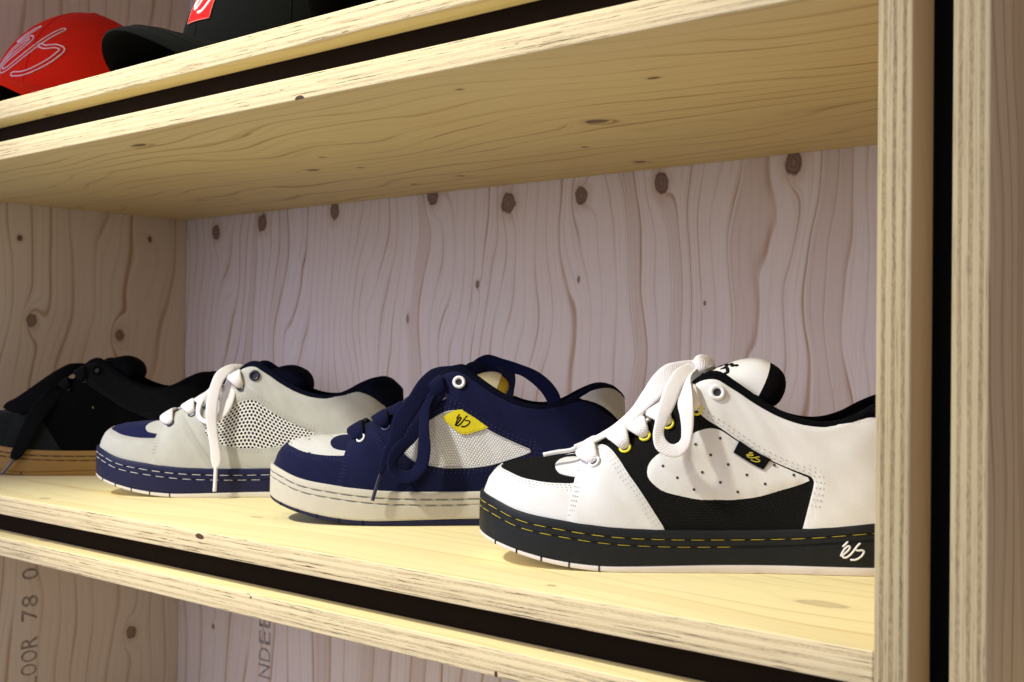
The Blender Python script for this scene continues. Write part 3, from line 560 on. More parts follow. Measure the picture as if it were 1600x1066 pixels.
def plain(name, c, rough=.5, **kw): return G(name).out(c, rough, **kw)
MT = dict(
 white=leather('white_leather', (.74, .74, .72), .42), blackmesh=meshfab('black_mesh', (.012, .012, .0115), (.002, .002, .002), .0020, .85, .9, .0008, .10),
 blacklin=fabric('black_lining', (.004, .004, .005)), charcoal=rubber('charcoal_rubber', (.0085, .0105, .013)), pinkwhite=rubber('off_white_rubber', (.79, .74, .72)),
 yellow=plain('yellow_enamel', (.80, .70, .03), .35), ythread=fabric('yellow_thread', (.55, .45, .06), .8), whitelace=lacemat('white_lace', (.88, .85, .83)),
 hole=plain('dark_hole', (.03, .03, .035), .9), whiteplast=plain('white_plastic', (.80, .80, .80), .35), dotgrey=plain('grey_stitch', (.33, .33, .34), .8),
 navy=nubuck('navy_nubuck', (.0062, .0082, .041), (.0045, .006, .030)), navylea=nubuck('navy_suede', (.0054, .0074, .037)), silver=meshfab('silver_mesh', (.84, .84, .85), (.42, .42, .43), .0022, .42, 1.0, .0009),
 whitemesh=meshfab('white_toe_mesh', (.74, .73, .68), (.42, .41, .38), .0012, .7, .6, .0004), cream=rubber('cream_rubber', (.565, .53, .435)), navyrub=rubber('navy_rubber', (.0085, .010, .046), .5),
 greythread=plain('grey_thread', (.16, .15, .14), .8), navythread=plain('navy_thread', (.03, .035, .11), .8), navylace=lacemat('navy_lace', (.0048, .0064, .031)), yellowtag=fabric('yellow_tag', (.78, .66, .03), .6), blackink=plain('black_ink', (.006, .006, .007), .9, Specular_IOR_Level=.08),
 goldlin=fabric('gold_lining', (.45, .30, .03)), heeltab=leather('pale_heel_tab', (.50, .50, .52)), creamface=leather('cream_tongue', (.70, .64, .42)),
 grey=nubuck('grey_nubuck', (.53, .525, .465), (.45, .445, .395), .85), navytoe=nubuck('navy_toe', (.009, .012, .060)), net=plain('white_net', (.80, .79, .74), .7), netback=fabric('net_backing', (.008, .008, .010)), navylin=fabric('navy_lining', (.004, .005, .015)), whiterub=rubber('white_rubber', (.76, .72, .64)), whitethread=fabric('white_thread', (.78, .76, .72), .8), greydot=plain('beige_stitch', (.30, .29, .25), .8), navyenamel=plain('navy_enamel', (.010, .012, .04), .35),
 blk=nubuck('black_suede', (.003, .0032, .0032), (.002, .0022, .0022)), blktoe=nubuck('dark_green_black_suede', (.009, .012, .0105), (.006, .008, .007)), blkmesh2=meshfab('black_side_mesh', (.003, .003, .003), (.0015, .0015, .0015), .0014, .9, .6, .0004, .05), gum=rubber('gum_rubber', (.31, .175, .042), .5), gumline=plain('gum_groove', (.08, .045, .015), .8), blklace=lacemat('black_lace', (.0035, .0035, .004)), blkdot=plain('black_stitch', (.022, .022, .022), .8), gold=plain('gold_print', (.40, .28, .06), .5), aglet_c=plain('clear_white_aglet', (.80, .80, .80), .25), aglet_n=plain('navy_aglet', (.012, .014, .035), .2), aglet_g=plain('dark_grey_aglet', (.10, .10, .10), .3))
# ---------------------------------------------------------------- shoe
def outs_th(l): return crom([0, 40, 92, 160, 308], [2.2, 2.9, 3.8, 5.4, 5.6], l)
def ring(inset, zf, n=110):
    a = SMAX*(.5-.5*np.cos(np.linspace(0, np.pi, n)))*.35+np.linspace(0, SMAX, n)*.65
    p, nr = plan(a); p = p-nr*np.array([1, 1])*inset; z = zf(p[:, 0].clip(0, SHOE_L)) if callable(zf) else np.full(n, zf)
    near = np.stack([p[:, 0], -np.maximum(p[:, 1], 0), z], 1); far = near[1:-1][::-1]*np.array([1, -1, 1])
    return np.vstack([near, far])
def wall(name, rows, mat, parent, cap_top=True, cap_bot=False):
    R = [ring(i, z) for i, z in rows]; n = len(R[0]); F = []
    for j in range(len(R)-1):
        for i in range(n): F.append((j*n+i, j*n+(i+1) % n, (j+1)*n+(i+1) % n, (j+1)*n+i))
    m = n//2+1
    for on, j in ((cap_top, len(R)-1), (cap_bot, 0)):
        if on:
            for i in range(m-1):
                q = [j*n+i, j*n+i+1, j*n+(n-i-1) % n, j*n+(n-i) % n]
                q = list(dict.fromkeys(q)); F.append(tuple(q if j else reversed(q)))
    o = obj(name, np.vstack(R)*MM, F, mat, parent); o.data.set_sharp_from_angle(angle=math.radians(45)); return o
def sole_path(zf, a0, a1, inset, step=1.0):
    a = np.arange(a0, a1, step); p, nr = plan(a); q = p-nr*inset
    return np.stack([q[:, 0], -np.maximum(q[:, 1], 0), zf(p[:, 0])], 1)
def dashes(path, pitch, ln, r, start=0.):
    s = np.concatenate([[0], np.cumsum(np.linalg.norm(np.diff(path, axis=0), axis=1))]); parts = []
    for c in np.arange(start+pitch*.5, s[-1]-ln*.4, pitch):
        x = np.linspace(c-ln/2, c+ln/2, 6); P = np.stack([np.interp(x, s, path[:, k]) for k in range(3)], 1); P[[0, -1], 1] *= .987
        parts.append(tube(P, [r*.5, r, r, r, r, r*.5], 5))
    return parts
def mirror_parts(parts):
    return parts+[(p[0]*np.array([1, -1, 1]), [tuple(reversed(f)) for f in p[1]])+tuple(p[2:]) for p in parts]
EYES = [(109.7, .589), (129.5, .676), (143.3, .722), (159.2, .712), (178., .655), (191.5, .728)]
TOE_EDGE = np.array([(0, .70)]+[(a, t) for a, t, _ in TR['toe_edge'][1:]]+[(99, .437)])
VAMP = [(a, t) for a, t, _ in TR['vamp']]; VAMP = np.array([(90.0, 0)]+VAMP+[(160., 0)])
_sw = [(a, t-(.013 if 6 <= i <= 10 else 0.)) for i, (a, t, _) in enumerate(TR['swoosh'])]
SWOOSH = smooth_closed(_sw, 1)
CTOP = [(a, min(t, .985)) for a, t, _ in TR['collar_top']]; CBOT = [(a, t) for a, t, _ in TR['collar_bot']]
HEEL = [(a, min(t, .97)) for a, t, _ in TR['heel_top']][3:]
ctop = smooth(CTOP[:-3]+[(270, .955), (279, .95)]+HEEL+[(350, .485), (SMAX, .48)], 1)
cbot = smooth(CBOT[:-1], 2)
COLLAR = np.vstack([ctop, [(SMAX, 0), (244, 0)], cbot[::-1][:-1]])
TAB = np.vstack([[(101, .80)], smooth([(a, t) for a, t, _ in TR['tab']], 1), [(101, .53)]])
def on_panel(off):
    def f(p):
        X = surf(p[:, 0], p[:, 1], -1, np.full(len(p), off)); return X
    return f
def shoe(name, label, pos, ang, cfg):
    S = thing(name, label, 'shoe', pos, math.radians(ang), 'skate shoes lined up on the shelf'); c = cfg
    m = MT
    # --- sole
    zt = z_soletop; s1 = lambda l: zt(l)-6.3; s2 = lambda l: zt(l)-11.0; zo = lambda l: z_bottom(l)+outs_th(l)
    mids = wall('midsole', [(1.2, zo), (.25, lambda l: zo(l)+.7), (0, lambda l: zo(l)+2.), (.1, lambda l: s2(l)-1.0), (.9, lambda l: s2(l)-.45), (.9, lambda l: s2(l)+.45), (.15, lambda l: s2(l)+1.0), (.2, lambda l: s1(l)-1.0), (1.0, lambda l: s1(l)-.45), (1.0, lambda l: s1(l)+.45), (.25, lambda l: s1(l)+1.0), (.5, lambda l: zt(l)-1.6), (1.0, lambda l: zt(l)-.5), (2.0, zt), (3.4, lambda l: zt(l)-.3), (6., lambda l: zt(l)-4), (9., lambda l: zt(l)-5)], m[c['mid']], S)
    wall('outsole', [(3.5, z_bottom), (.9, lambda l: z_bottom(l)+.25), (.35, lambda l: z_bottom(l)+1.0), (.3, lambda l: zo(l)-.4), (1.0, lambda l: zo(l)+.15), (5., lambda l: zo(l)+.2)], m[c['outs']], S, False, True)
    st = dashes(sole_path(s1, 1, SMAX-1, .72), 13.2, 10.6 if not c.get('gapdash') else 12.2, c.get('thr', .55)*.78)+dashes(sole_path(s2, 1, 205, .72), 13.2, 10.6 if not c.get('gapdash') else 12.2, c.get('thr', .55)*.78, 4.)
    if not c.get('nodash'):
        V, F, U = join(mirror_parts(st)); obj('sole_stitching', V*MM, F, m[c['sthread']], mids, kind='stuff')
    # slits in the toe of the outsole
    parts = []
    for a in (38, 56, 74, 93, 113):
        p, nr = plan(np.array([float(a)])); p = p[0]; nr = nr[0]; z0 = float(z_bottom(p[0])); z1 = z0+float(outs_th(p[0]))
        o1 = np.array([p[0]+nr[0]*.05, -(p[1]+nr[1]*.05)]); i1 = np.array([p[0]-nr[0]*2, -(p[1]-nr[1]*2)]); tg = np.array([nr[1], nr[0]])*.45
        V = [(*(q+k*tg), z) for z in (z0+.3, z1+.4) for q in (o1, i1) for k in (-1, 1)]
        parts.append((np.array(V), [(0, 1, 3, 2), (4, 6, 7, 5), (0, 4, 5, 1), (2, 3, 7, 6), (0, 2, 6, 4), (1, 5, 7, 3)]))
    V, F, U = join(mirror_parts(parts)); obj('outsole_slits', V*MM, F, m['blackink'], S, kind='stuff')
    # --- base of the upper
    na, nt = 120, 16; A, Tt = np.meshgrid(np.linspace(0, SMAX, na), np.linspace(0, 1, nt), indexing='ij'); X = surf(A, Tt, -1).reshape(-1, 3)
    F = [(i*nt+j, i*nt+j+1, (i+1)*nt+j+1, (i+1)*nt+j) for i in range(na-1) for j in range(nt-1)]
    X2 = np.vstack([X, X*np.array([1, -1, 1])]); F2 = F+[tuple(q+len(X) for q in reversed(f)) for f in F]
    obj('upper', X2*MM, F2, m[c['base']], S)
    # inner lining (foam padded): from the collar edge down inside
    ai = np.linspace(150, SMAX, 60); rows = []
    for k, (t, of) in enumerate(((1., 0), (.995, -2.2), (.97, -4.2), (.9, -6.), (.75, -7.), (.5, -6.), (.2, -4.))): rows.append(surf(ai, np.full(len(ai), t), -1, np.full(len(ai), float(of))))
    X = np.array(rows).reshape(-1, 3); X[:, 1] = np.minimum(X[:, 1], 0); n = len(ai)
    F = [(j*n+i, (j+1)*n+i, (j+1)*n+i+1, j*n+i+1) for j in range(len(rows)-1) for i in range(n-1)]
    obj('lining', np.vstack([X, X*np.array([1, -1, 1])])*MM, F+[tuple(q+len(X) for q in reversed(f)) for f in F], m[c['lin']], S)
    # padded collar edge
    ac = np.linspace(160, SMAX, 90); P = surf(ac, np.full(len(ac), .985), -1, np.full(len(ac), -.6)); r = np.interp(ac, [160, 172, 200, 270, 300, 330, SMAX], [.7, 2.4, 3.0, 3.0, 3.6, 4.0, 4.0]); P[:, 2] += np.interp(ac, [160, 300, 335, SMAX], [0, 0, .3, 0.])
    PP = np.vstack([P[:-1], (P*np.array([1, -1, 1]))[::-1]]); V, F = tube(PP, np.concatenate([r[:-1], r[::-1]]), 10); obj('collar', V*MM, F, m[c['lin']], S)
    # --- panels
    panel('toe_box', np.array([(0, .3), (0, 1.), (80, 1.), (97, 1.), (112, .9), (112, .3)]), .35, m[c['toe']], S, 3., .6)
    q0 = np.array([(98., 0), (98, .998), (130, .998), (165, .998), (200, .998), (260, .998), (300, .998), (SMAX, .998), (SMAX, 0)])
    if c.get('window'):
        qt = panel('quarter', [q0, SWOOSH], 1.2, m[c['quarter']], S, 3.)
        grow = SWOOSH.mean(0)+(SWOOSH-SWOOSH.mean(0))*np.array([1.06, 1.10])
        if c['window'] == 'net':
            panel('net_backing', grow, .15, m['netback'], qt, 4., .4)
            V, F = [], []; pit = 3.65; rr = 1.3; YS = 140.
            lo, hi = grow.min(0), grow.max(0); row = 0
            for y in np.arange(lo[1]*YS, hi[1]*YS, pit*.866):
                for x in np.arange(lo[0]+(row % 2)*pit/2, hi[0], pit):
                    if inpoly(grow, np.array([[x, y/YS]]))[0]:
                        an = np.arange(12)*math.pi/6+math.pi/6; hr = np.where(np.arange(12) % 2 == 0, pit/math.sqrt(3), pit/2)
                        oa, ot = x+hr*np.cos(an), (y+hr*np.sin(an))/YS; ia, it = x+rr*np.cos(an), (y+rr*np.sin(an))/YS; k = len(V)
                        V += list(surf(oa, ot, -1, np.full(12, .75)))+list(surf(ia, it, -1, np.full(12, .65)))+list(surf(ia, it, -1, np.full(12, .1)))
                        for i in range(12):
                            j = (i+1) % 12; F += [(k+i, k+12+i, k+12+j, k+j), (k+12+i, k+24+i, k+24+j, k+12+j)]
                row += 1
            V = np.array(V); n = len(V); obj('side_net', np.vstack([V, V*np.array([1, -1, 1])])*MM, [tuple(reversed(f)) for f in F]+[tuple(q+n for q in f) for f in F], m['net'], qt, False, kind='stuff')
        else:
            panel('side_mesh', grow, .5, m[c['winmat']], qt, 2.5, .4)
            if c.get('piping'):
                q = resample(SWOOSH*CH, 1.2, True)/CH; X = surf(q[:, 0], q[:, 1], -1, np.full(len(q), 1.0)); V, F = tube(X, .55, 6, True); V2 = np.vstack([V, V*np.array([1, -1, 1])]); obj('piping', V2*MM, F+[tuple(i+len(V) for i in reversed(f)) for f in F], m['heeltab'], qt)
    else:
        qt = panel('quarter', q0, .55, m[c['quarter']], S, 3.)
        sw = panel('side_panel', SWOOSH, 1.5, m[c['swoosh']], S, 2.5, 1.6, .6, True, .5)
        V, F = [], []
        for a, t, _ in ([] if c.get('noperf') else TR['perf']):
            e = 3.; P0 = surf(np.array([a]), np.array([t]), -1, np.array([2.06]))[0]; N = surf(np.array([a]), np.array([t]), -1, np.array([3.06]))[0]-P0; ux = np.cross(N, [0, 0, 1.]); ux /= np.linalg.norm(ux); uy = np.cross(ux, N); k = len(V)
            V += [P0+.95*(math.cos(q*math.pi/5)*ux+math.sin(q*math.pi/5)*uy) for q in range(10)]+[P0+N*.03]
            F += [(k+q, k+(q+1) % 10, k+10) for q in range(10)]
        if V: obj('perforations', np.array(V)*MM, F, m['hole'], sw, kind='stuff')
    tc = panel('toe_cap', np.vstack([[(0, 0)], smooth(TOE_EDGE, 1), [(99, 0)]]), 1.5, m[c['lea']], S, 1.9, 1.5, pucker=2.4)
    panel('vamp_tab', TAB, 1.3, m[c['lea']], S, 2.2, 1.2)
    vm = panel('vamp', np.vstack([VAMP[:1], smooth(VAMP[1:-1], 1), VAMP[-1:]]), 2.3, m[c['lea']], S, 1.9, 2.0, pucker=2.6)
    panel('collar_trim', np.vstack([smooth([(172, .76), (173.5, .90), (178, .985)], 1), [(200, .992), (240, .992), (300, .992), (SMAX, .992), (SMAX, .42), (300, .6), (270, .7), (200, .80)]]), 1.35, m[c['lin']], S, 3.)
    cp = panel('collar_panel', COLLAR, 2.3, m[c['collar']], S, 1.9, 2.0, .7, True, .4, pucker=2.8)
    if c.get('heel'): panel('heel_tab', np.vstack([smooth([(292, .88), (303, .955), (320, .965), (340, .965), (SMAX, .96)], 1), smooth([(SMAX, .50), (340, .54), (323, .615), (305, .722), (295, .82)], 1)]), 3.2, m[c['heel']], S, 2.5, 2.5)
    else: panel('heel_pad', np.vstack([smooth([(283, .955), (300, .985), (SMAX, .985)], 1), smooth([(SMAX, .45), (341, .47), (327, .52), (314, .60), (300, .72), (291, .85)], 1)]), 1.6, m[c['lin']], S, 2.5, 2., .4, True, 6.5)
    # stitch rows
    dm = m[c['dot']]
    rows = [st_offset(resample(TOE_EDGE*CH, 3.)/CH, -d) for d in (1.4, 3.2, 5.0)]
    V, F = dots_on(rows, 1.5, 2.9, 1.3, .55); obj('stitching', V*MM, F, dm, tc, kind='stuff')
    vl = VAMP[1:5]; vr = VAMP[10:-1]
    rows = [st_offset(resample(vl*CH, 3.)/CH, -d) for d in (1.3, 2.9, 4.5)]+[st_offset(resample(vr*CH, 3.)/CH, -d) for d in (1.6, 3.6, 5.6)]
    V, F = dots_on(rows, 2.2, 3.3, 1.2, .45); obj('stitching', V*MM, F, dm, vm, kind='stuff')
    cb = resample(cbot[4:]*CH, 3.)/CH
    rows = [st_offset(cb, d) for d in (1.6, 4.2)]+[st_offset(cb[-16:], 6.6)]
    V, F = dots_on(rows, 2.75, 4.0, 1.3, .6); obj('stitching', V*MM, F, dm, cp, kind='stuff')
    if c.get('window'):
        q = resample(SWOOSH*CH, 2.5, True)/CH; q = np.vstack([q, q[:1]])
        V, F = dots_on([st_offset(q, k*d) for d in (2.0, 4.3) for k in (c.get('wsgn', 1),)], 1.25, 3.6, 1.4, .6); obj('stitching', V*MM, F, dm, qt, kind='stuff')
    # --- eyelets
    for i, (a, t) in enumerate(EYES):
        top = i == 5; off = 2.95 if (i == 0 or top) else 1.35
        P0 = surf(np.array([a]), np.array([t]), -1, np.array([off]))[0]; N = surf(np.array([a]), np.array([t]), -1, np.array([off+1.]))[0]-P0; ux = np.cross(N, [0, 0, 1.]); ux /= np.linalg.norm(ux); uy = np.cross(ux, N)
        R, r = (4.1, 1.45) if top else ((3.5, .85) if c['eye'][i] != 'white' else (3.6, 1.0)); th = np.linspace(0, 2*math.pi, 25)[:-1]
        P = P0+R*(np.cos(th)[:, None]*ux+np.sin(th)[:, None]*uy)+N*.15; V, F = tube(P, r, 8, True)
        D = np.vstack([P0+(R-.3)*(np.cos(th)[:, None]*ux+np.sin(th)[:, None]*uy)-N*.1, [P0-N*.1]]); FD = [(k, (k+1) % 24, 24) for k in range(24)]
        for sg in (1, -1):
            e = obj('eyelet', V*np.array([1, sg, 1])*MM, F if sg == 1 else [tuple(reversed(f)) for f in F], m[c['eyec'] if not (top or i == 0) else c['eyetop']], S)
            obj('eyelet_hole', D*np.array([1, sg, 1])*MM, FD, m['hole'], e)
    # --- tongue
    TG = np.array([(68, 69, 2.5, 15), (90, 79, 3, 19), (110, 90, 3.5, 23), (130, 103, 4, 22), (150, 118, 5.5, 22.5), (165, 124.5, 9, 23.5), (180, 127, 13, 25), (190, 126.5, 15.5, 26), (196, 124, 16, 26.5), (201, 121, 15, 25.5), (205, 118.5, 12, 22.5), (207.5, 117, 7.5, 18), (208.5, 116.5, 2, 10)], float)
    TG[4:, 0] += c.get('tshift', 0.)*np.linspace(.3, 1, len(TG)-4); TG[4:, 1] -= c.get('tdrop', 0.); TG[4:, 2] -= c.get('tdrop', 0.)*.35
    sp = crom(np.arange(len(TG)), TG, np.linspace(0, len(TG)-1, 60)); tg = np.gradient(sp[:, :2], axis=0); tg /= np.linalg.norm(tg, axis=1, keepdims=True); nl = np.stack([-tg[:, 1], tg[:, 0]], 1)
    def tongue_pts(i, an, grow=0.):
        cx = np.sign(np.cos(an))*np.abs(np.cos(an))**.75*(sp[i, 3]*c.get('tw', 1.)+grow*.5); ht = np.sign(np.sin(an))*np.abs(np.sin(an))**.8*(sp[i, 2]+grow)
        return np.stack([sp[i, 0]+nl[i, 0]*ht, cx, sp[i, 1]+nl[i, 1]*ht-(np.abs(cx)/26)**2*4.0], 1)
    an = np.linspace(0, 2*math.pi, 33)[:-1]; V = np.vstack([tongue_pts(i, an) for i in range(len(sp))]); K = 32
    F = [(i*K+k, (i+1)*K+k, (i+1)*K+(k+1) % K, i*K+(k+1) % K) for i in range(len(sp)-1) for k in range(K)]+[tuple((len(sp)-1)*K+k for k in range(K))]
    tn = obj('tongue', V*MM, F, m[c['tongue']], S)
    if c.get('face'):
        an2 = np.linspace(-.22, math.pi+.22, 25); last = int(np.searchsorted(sp[:, 0], 194)); V = np.vstack([tongue_pts(i, an2, .7) for i in range(2, last)]); K = 25
        obj('tongue_face', V*MM, [(i*K+k, (i+1)*K+k, (i+1)*K+k+1, i*K+k+1) for i in range(last-3) for k in range(K-1)], m[c['face']], tn)
        if c.get('tonguelogo'):
            def fn(p):
                def q(x, y):
                    i = int(np.clip(np.searchsorted(sp[:, 0], 160+y*24), 0, len(sp)-2)); return tongue_pts(i, np.array([math.pi/2+x*1.15]), 1.0)[0]
                x, y = (.5-p[0])*-1.7, p[1]; P = q(x, y); a = q(x+.08, y)-q(x-.08, y); b = q(x, y+.12)-q(x, y-.12); N = np.cross(a, b); N /= max(np.linalg.norm(N), 1e-9)
                return P, (N if N[2] > 0 else -N)
            V, F, U = glyph_mesh(fn, 2.6, .25); obj('tongue_logo', V*MM, F, m['blackink'], tn)
    # --- laces: bars across the throat, then the hanging bow
    parts = []
    for i, (a, t) in enumerate(EYES[:5]):
        E = lambda dt, of: surf(np.array([a-dt*26]), np.array([min(t+dt, 1.)]), -1, np.array([of]))[0]
        top = surf(np.array([a-9.]), np.array([1.]), -1)[0]; zc = float(np.interp(top[0], sp[:, 0], sp[:, 1]+sp[:, 2]))
        P = [E(0, -1.0), E(.03, 3.8), E(.13, 6.6), top*np.array([1, .8, 1])+np.array([0, 0, 4.6]), np.array([top[0], 0, max(zc+2.2, top[2]+4.2)])]
        P = P+[q*np.array([1, -1, 1]) for q in P[:-1]][::-1]; P = spl(P, 7); n = len(P); hw = np.interp(np.linspace(0, 1, n), [0, .06, .16, .5, .84, .94, 1], [2.2, 4.6, 7.6, 6.8, 7.6, 4.6, 2.2])
        wd = np.array([1., 0, .62]); wd /= np.linalg.norm(wd); tg2 = np.gradient(P, axis=0); tg2 /= np.linalg.norm(tg2, axis=1, keepdims=True); W = wd-tg2*(tg2@wd)[:, None]; W /= np.linalg.norm(W, axis=1, keepdims=True)
        parts.append(ribbon(P-W*hw[:, None], P+W*hw[:, None], 3.4))
    V, F, U = join(parts); obj('lace', V*MM, F, m[c['lace']], S, uvs=U)
    parts = []
    for A_, B_, th in c['ribs']:
        A_, B_ = spl(A_, 8), spl(B_, 8); mid_, hv_ = (A_+B_)/2, (B_-A_)/2*c.get('lw', 1.); parts.append(ribbon(mid_-hv_, mid_+hv_, th))
    if parts:
        V, F, U = join(parts); bw = obj('bow', V*MM, F, m[c['lace']], S, uvs=U)
        for P, r in c.get('aglets', []):
            V, F = tube(spl(P, 6), r, 8); obj('aglet', V*MM, F, m[c['aglet']], bw)
    return S, dict(mid=mids, cp=cp, qt=qt)
def surf_fn(a0, t0, ax, at, ux, ut, off):
    """map unit box to the last: origin (a0,t0), x axis (ax,at), y axis (ux,ut)"""
    def fn(p):
        a, t = a0+ax*p[0]+ux*p[1], t0+at*p[0]+ut*p[1]; P = surf(np.array([a]), np.array([t]), -1, np.array([off]))[0]; Q = surf(np.array([a]), np.array([t]), -1, np.array([off+1.]))[0]; return P, Q-P
    return fn
# ---------------------------------------------------------------- the four shoes
SH = {}
SH['white'] = shoe('skate_shoe', 'white and black skate shoe with yellow eyelets, next to the right side panel', POSES['white'][0], POSES['white'][1],
    dict(lw=1.08, mid='charcoal', outs='pinkwhite', sthread='ythread', base='blackmesh', lin='blacklin', toe='blackmesh', quarter='blackmesh', swoosh='white', lea='white', collar='white', dot='dotgrey', thr=.36,
         eye=['white', 'y', 'y', 'y', 'y', 'white'], eyec='yellow', eyetop='whiteplast', tongue='blacklin', face='white', tonguelogo=True, lace='whitelace', ribs=RIBS['white'], aglets=AGL['white'], aglet='aglet_c'))
SH['blue'] = shoe('skate_shoe', 'navy blue skate shoe with silver mesh side, yellow tag and cream sole', POSES['blue'][0], POSES['blue'][1],
    dict(lw=1.25, tdrop=11., mid='cream', outs='navyrub', sthread='greythread', thr=.38, gapdash=True, base='navy', lin='navylin', toe='whitemesh', quarter='navylea', window='mesh', winmat='silver', piping=True, lea='navy', collar='navy', heel='heeltab', dot='navythread',
         eye=['n']*6, eyec='navyenamel', eyetop='whiteplast', tongue='goldlin', face='creamface', lace='navylace', ribs=RIBS['blue'], aglets=AGL['blue'], aglet='aglet_n'))
SH['grey'] = shoe('skate_shoe', 'light grey skate shoe with perforated white side, navy sole and white laces', POSES['grey'][0], POSES['grey'][1],
    dict(tdrop=9., tshift=7., mid='navyrub', outs='whiterub', sthread='whitethread', thr=.42, base='navytoe', lin='navylin', toe='navytoe', quarter='grey', window='net', lea='grey', collar='grey', dot='greydot',
         eye=['n']*6, eyec='navyenamel', eyetop='navyenamel', tongue='navylin', lace='whitelace', ribs=RIBS['grey'], aglets=AGL['grey'], aglet='aglet_c'))
SH['black'] = shoe('skate_shoe', 'black skate shoe with brown gum sole at the left end of the shelf', POSES['black'][0], POSES['black'][1],
    dict(noperf=True, tdrop=4., tshift=-4., mid='gum', outs='gum', sthread='gumline', thr=.6, gapdash=True, base='blk', lin='blacklin', toe='blktoe', quarter='blkmesh2', swoosh='blkmesh2', lea='blktoe', collar='blk', dot='blkdot',
         eye=['n']*6, eyec='blacklin', eyetop='blacklin', tongue='blacklin', lace='blklace', ribs=RIBS['black'], aglets=AGL['black'], aglet='aglet_g'))
# white shoe: woven tag with its mark, and the mark on the sole
def tag_on(S, corners, off, mat, ink, fn, pen):
    poly = np.array([(a, t) for a, t, _ in corners]); o = panel('tag', poly, off, MT[mat], S, 2.0, 1.0, .95, False, 0., 1.2)
    V, F, U = glyph_mesh(fn, pen, .25); obj('tag_logo', V*MM, F, MT[ink], o); return o
tw = [(a, t) for a, t, _ in TR['tag_w']]
ex = np.array(tw[1])-np.array(tw[0]); ey = np.array(tw[0])-np.array(tw[3]); o0 = np.array(tw[3])+ex*.34+ey*.22
tag_on(SH['white'][0], TR['tag_w'], 3.0, 'blackink', 'ythread', surf_fn(o0[0], o0[1], ex[0]*.42, ex[1]*.42, ey[0]*.75, ey[1]*.75, 3.0), .75)
lb = [(a, t) for a, t, _ in TR['tagb_logo']]
tg_b = tag_on(SH['blue'][0], TR['tag_b'], 2.0, 'yellowtag', 'blackink', surf_fn(lb[0][0], lb[0][1], lb[1][0]-lb[0][0], lb[1][1]-lb[0][1], (lb[3][0]-lb[0][0])*1.15, (lb[3][1]-lb[0][1])*1.15, 2.0), 1.25)
V, F = dots_on([st_offset(resample(np.array([(a, t) for a, t, _ in TR['tag_b'][2:]])*CH, 1.5)/CH, -1.3)], 2.0, 2.4, 1.6, .4, False); obj('stitching', V*MM, F, MT['goldlin'], tg_b, kind='stuff')
V, F, U = glyph_mesh(surf_fn(189, .40, 3.2, 0, 0, .035, 1.6), .6, .2); obj('side_mark', V*MM, F, MT['gold'], SH['black'][0])
def sole_fn(l0, z0, w, h):
    def fn(p):
        l = l0+w*p[0]; a = float(np.interp(l, PLAN[:, 0], PLAN_S)); q, nr = plan(np.array([a])); return np.array([q[0, 0]+nr[0, 0]*.1, -(q[0, 1]+nr[0, 1]*.1), z0+h*p[1]]), np.array([nr[0, 0], -nr[0, 1], 0])
    return fn
V, F, U = glyph_mesh(sole_fn(*SOLELOGO), 1.35, .2); obj('sole_logo', V*MM, F, MT['whiteplast'], SH['white'][1]['mid'])
# ---------------------------------------------------------------- caps in the upper box
def twill(name, c, c2):
    g = G(name); o = g.objc(); n = g.noise(o, 1500., 2., .6); n2 = g.noise(o, 25., 3., .6)
    return g.out(g.mix(g.add(g.mul(n, .6), g.mul(n2, .4)), c, c2), .88, g.bump(n, .4, .0004), Specular_IOR_Level=.06, Sheen_Weight=.02)
m_red = twill('red_twill', (.70, .020, .006), (.52, .012, .004)); m_capb = twill('black_twill', (.007, .008, .0065), (.004, .0045, .004)); m_capi = twill('black_underbrim', (.0025, .0025, .003), (.0015, .0015, .0015))
m_emb = fabric('pink_white_embroidery', (.90, .62, .62), .8); m_embw = fabric('white_embroidery', (.80, .72, .68), .8); m_lab = twill('red_label', (.60, .02, .02), (.45, .012, .012)); m_rim = fabric('pink_label_edge', (.75, .22, .18), .8)
CR_A, CR_B, CR_H, CR_Z = 99., 86., 126., 16.
def crown_pt(ph, v, off=0.):
    """ph angle from the front, v 0 bottom .. 1 top (mm)"""
    fr = .5+.5*math.cos(ph); p = 1.8+.55*fr; vv = min(max(v, 0.), 1.)
    r = (1-vv**p)**(1/(1.75+.25*fr)); z = CR_Z+CR_H*vv*(1-.03*(1-fr)*vv)
    cx = -14*vv*vv
    P = np.array([cx+(CR_A+off)*math.cos(ph)*r, (CR_B+off)*math.sin(ph)*r, z+off*vv])
    return P
def crown_fn(ph0, v0, dph, dv, off, lean=0.):
    def fn(p):
        ph, v = ph0+dph*(p[0]-.5)+lean*p[1], v0+dv*p[1]; P = crown_pt(ph, v, off); a = crown_pt(ph+.02, v, off)-P; b = crown_pt(ph, v+.01, off)-P; N = np.cross(a, b); return P, N/np.linalg.norm(N)
    return fn
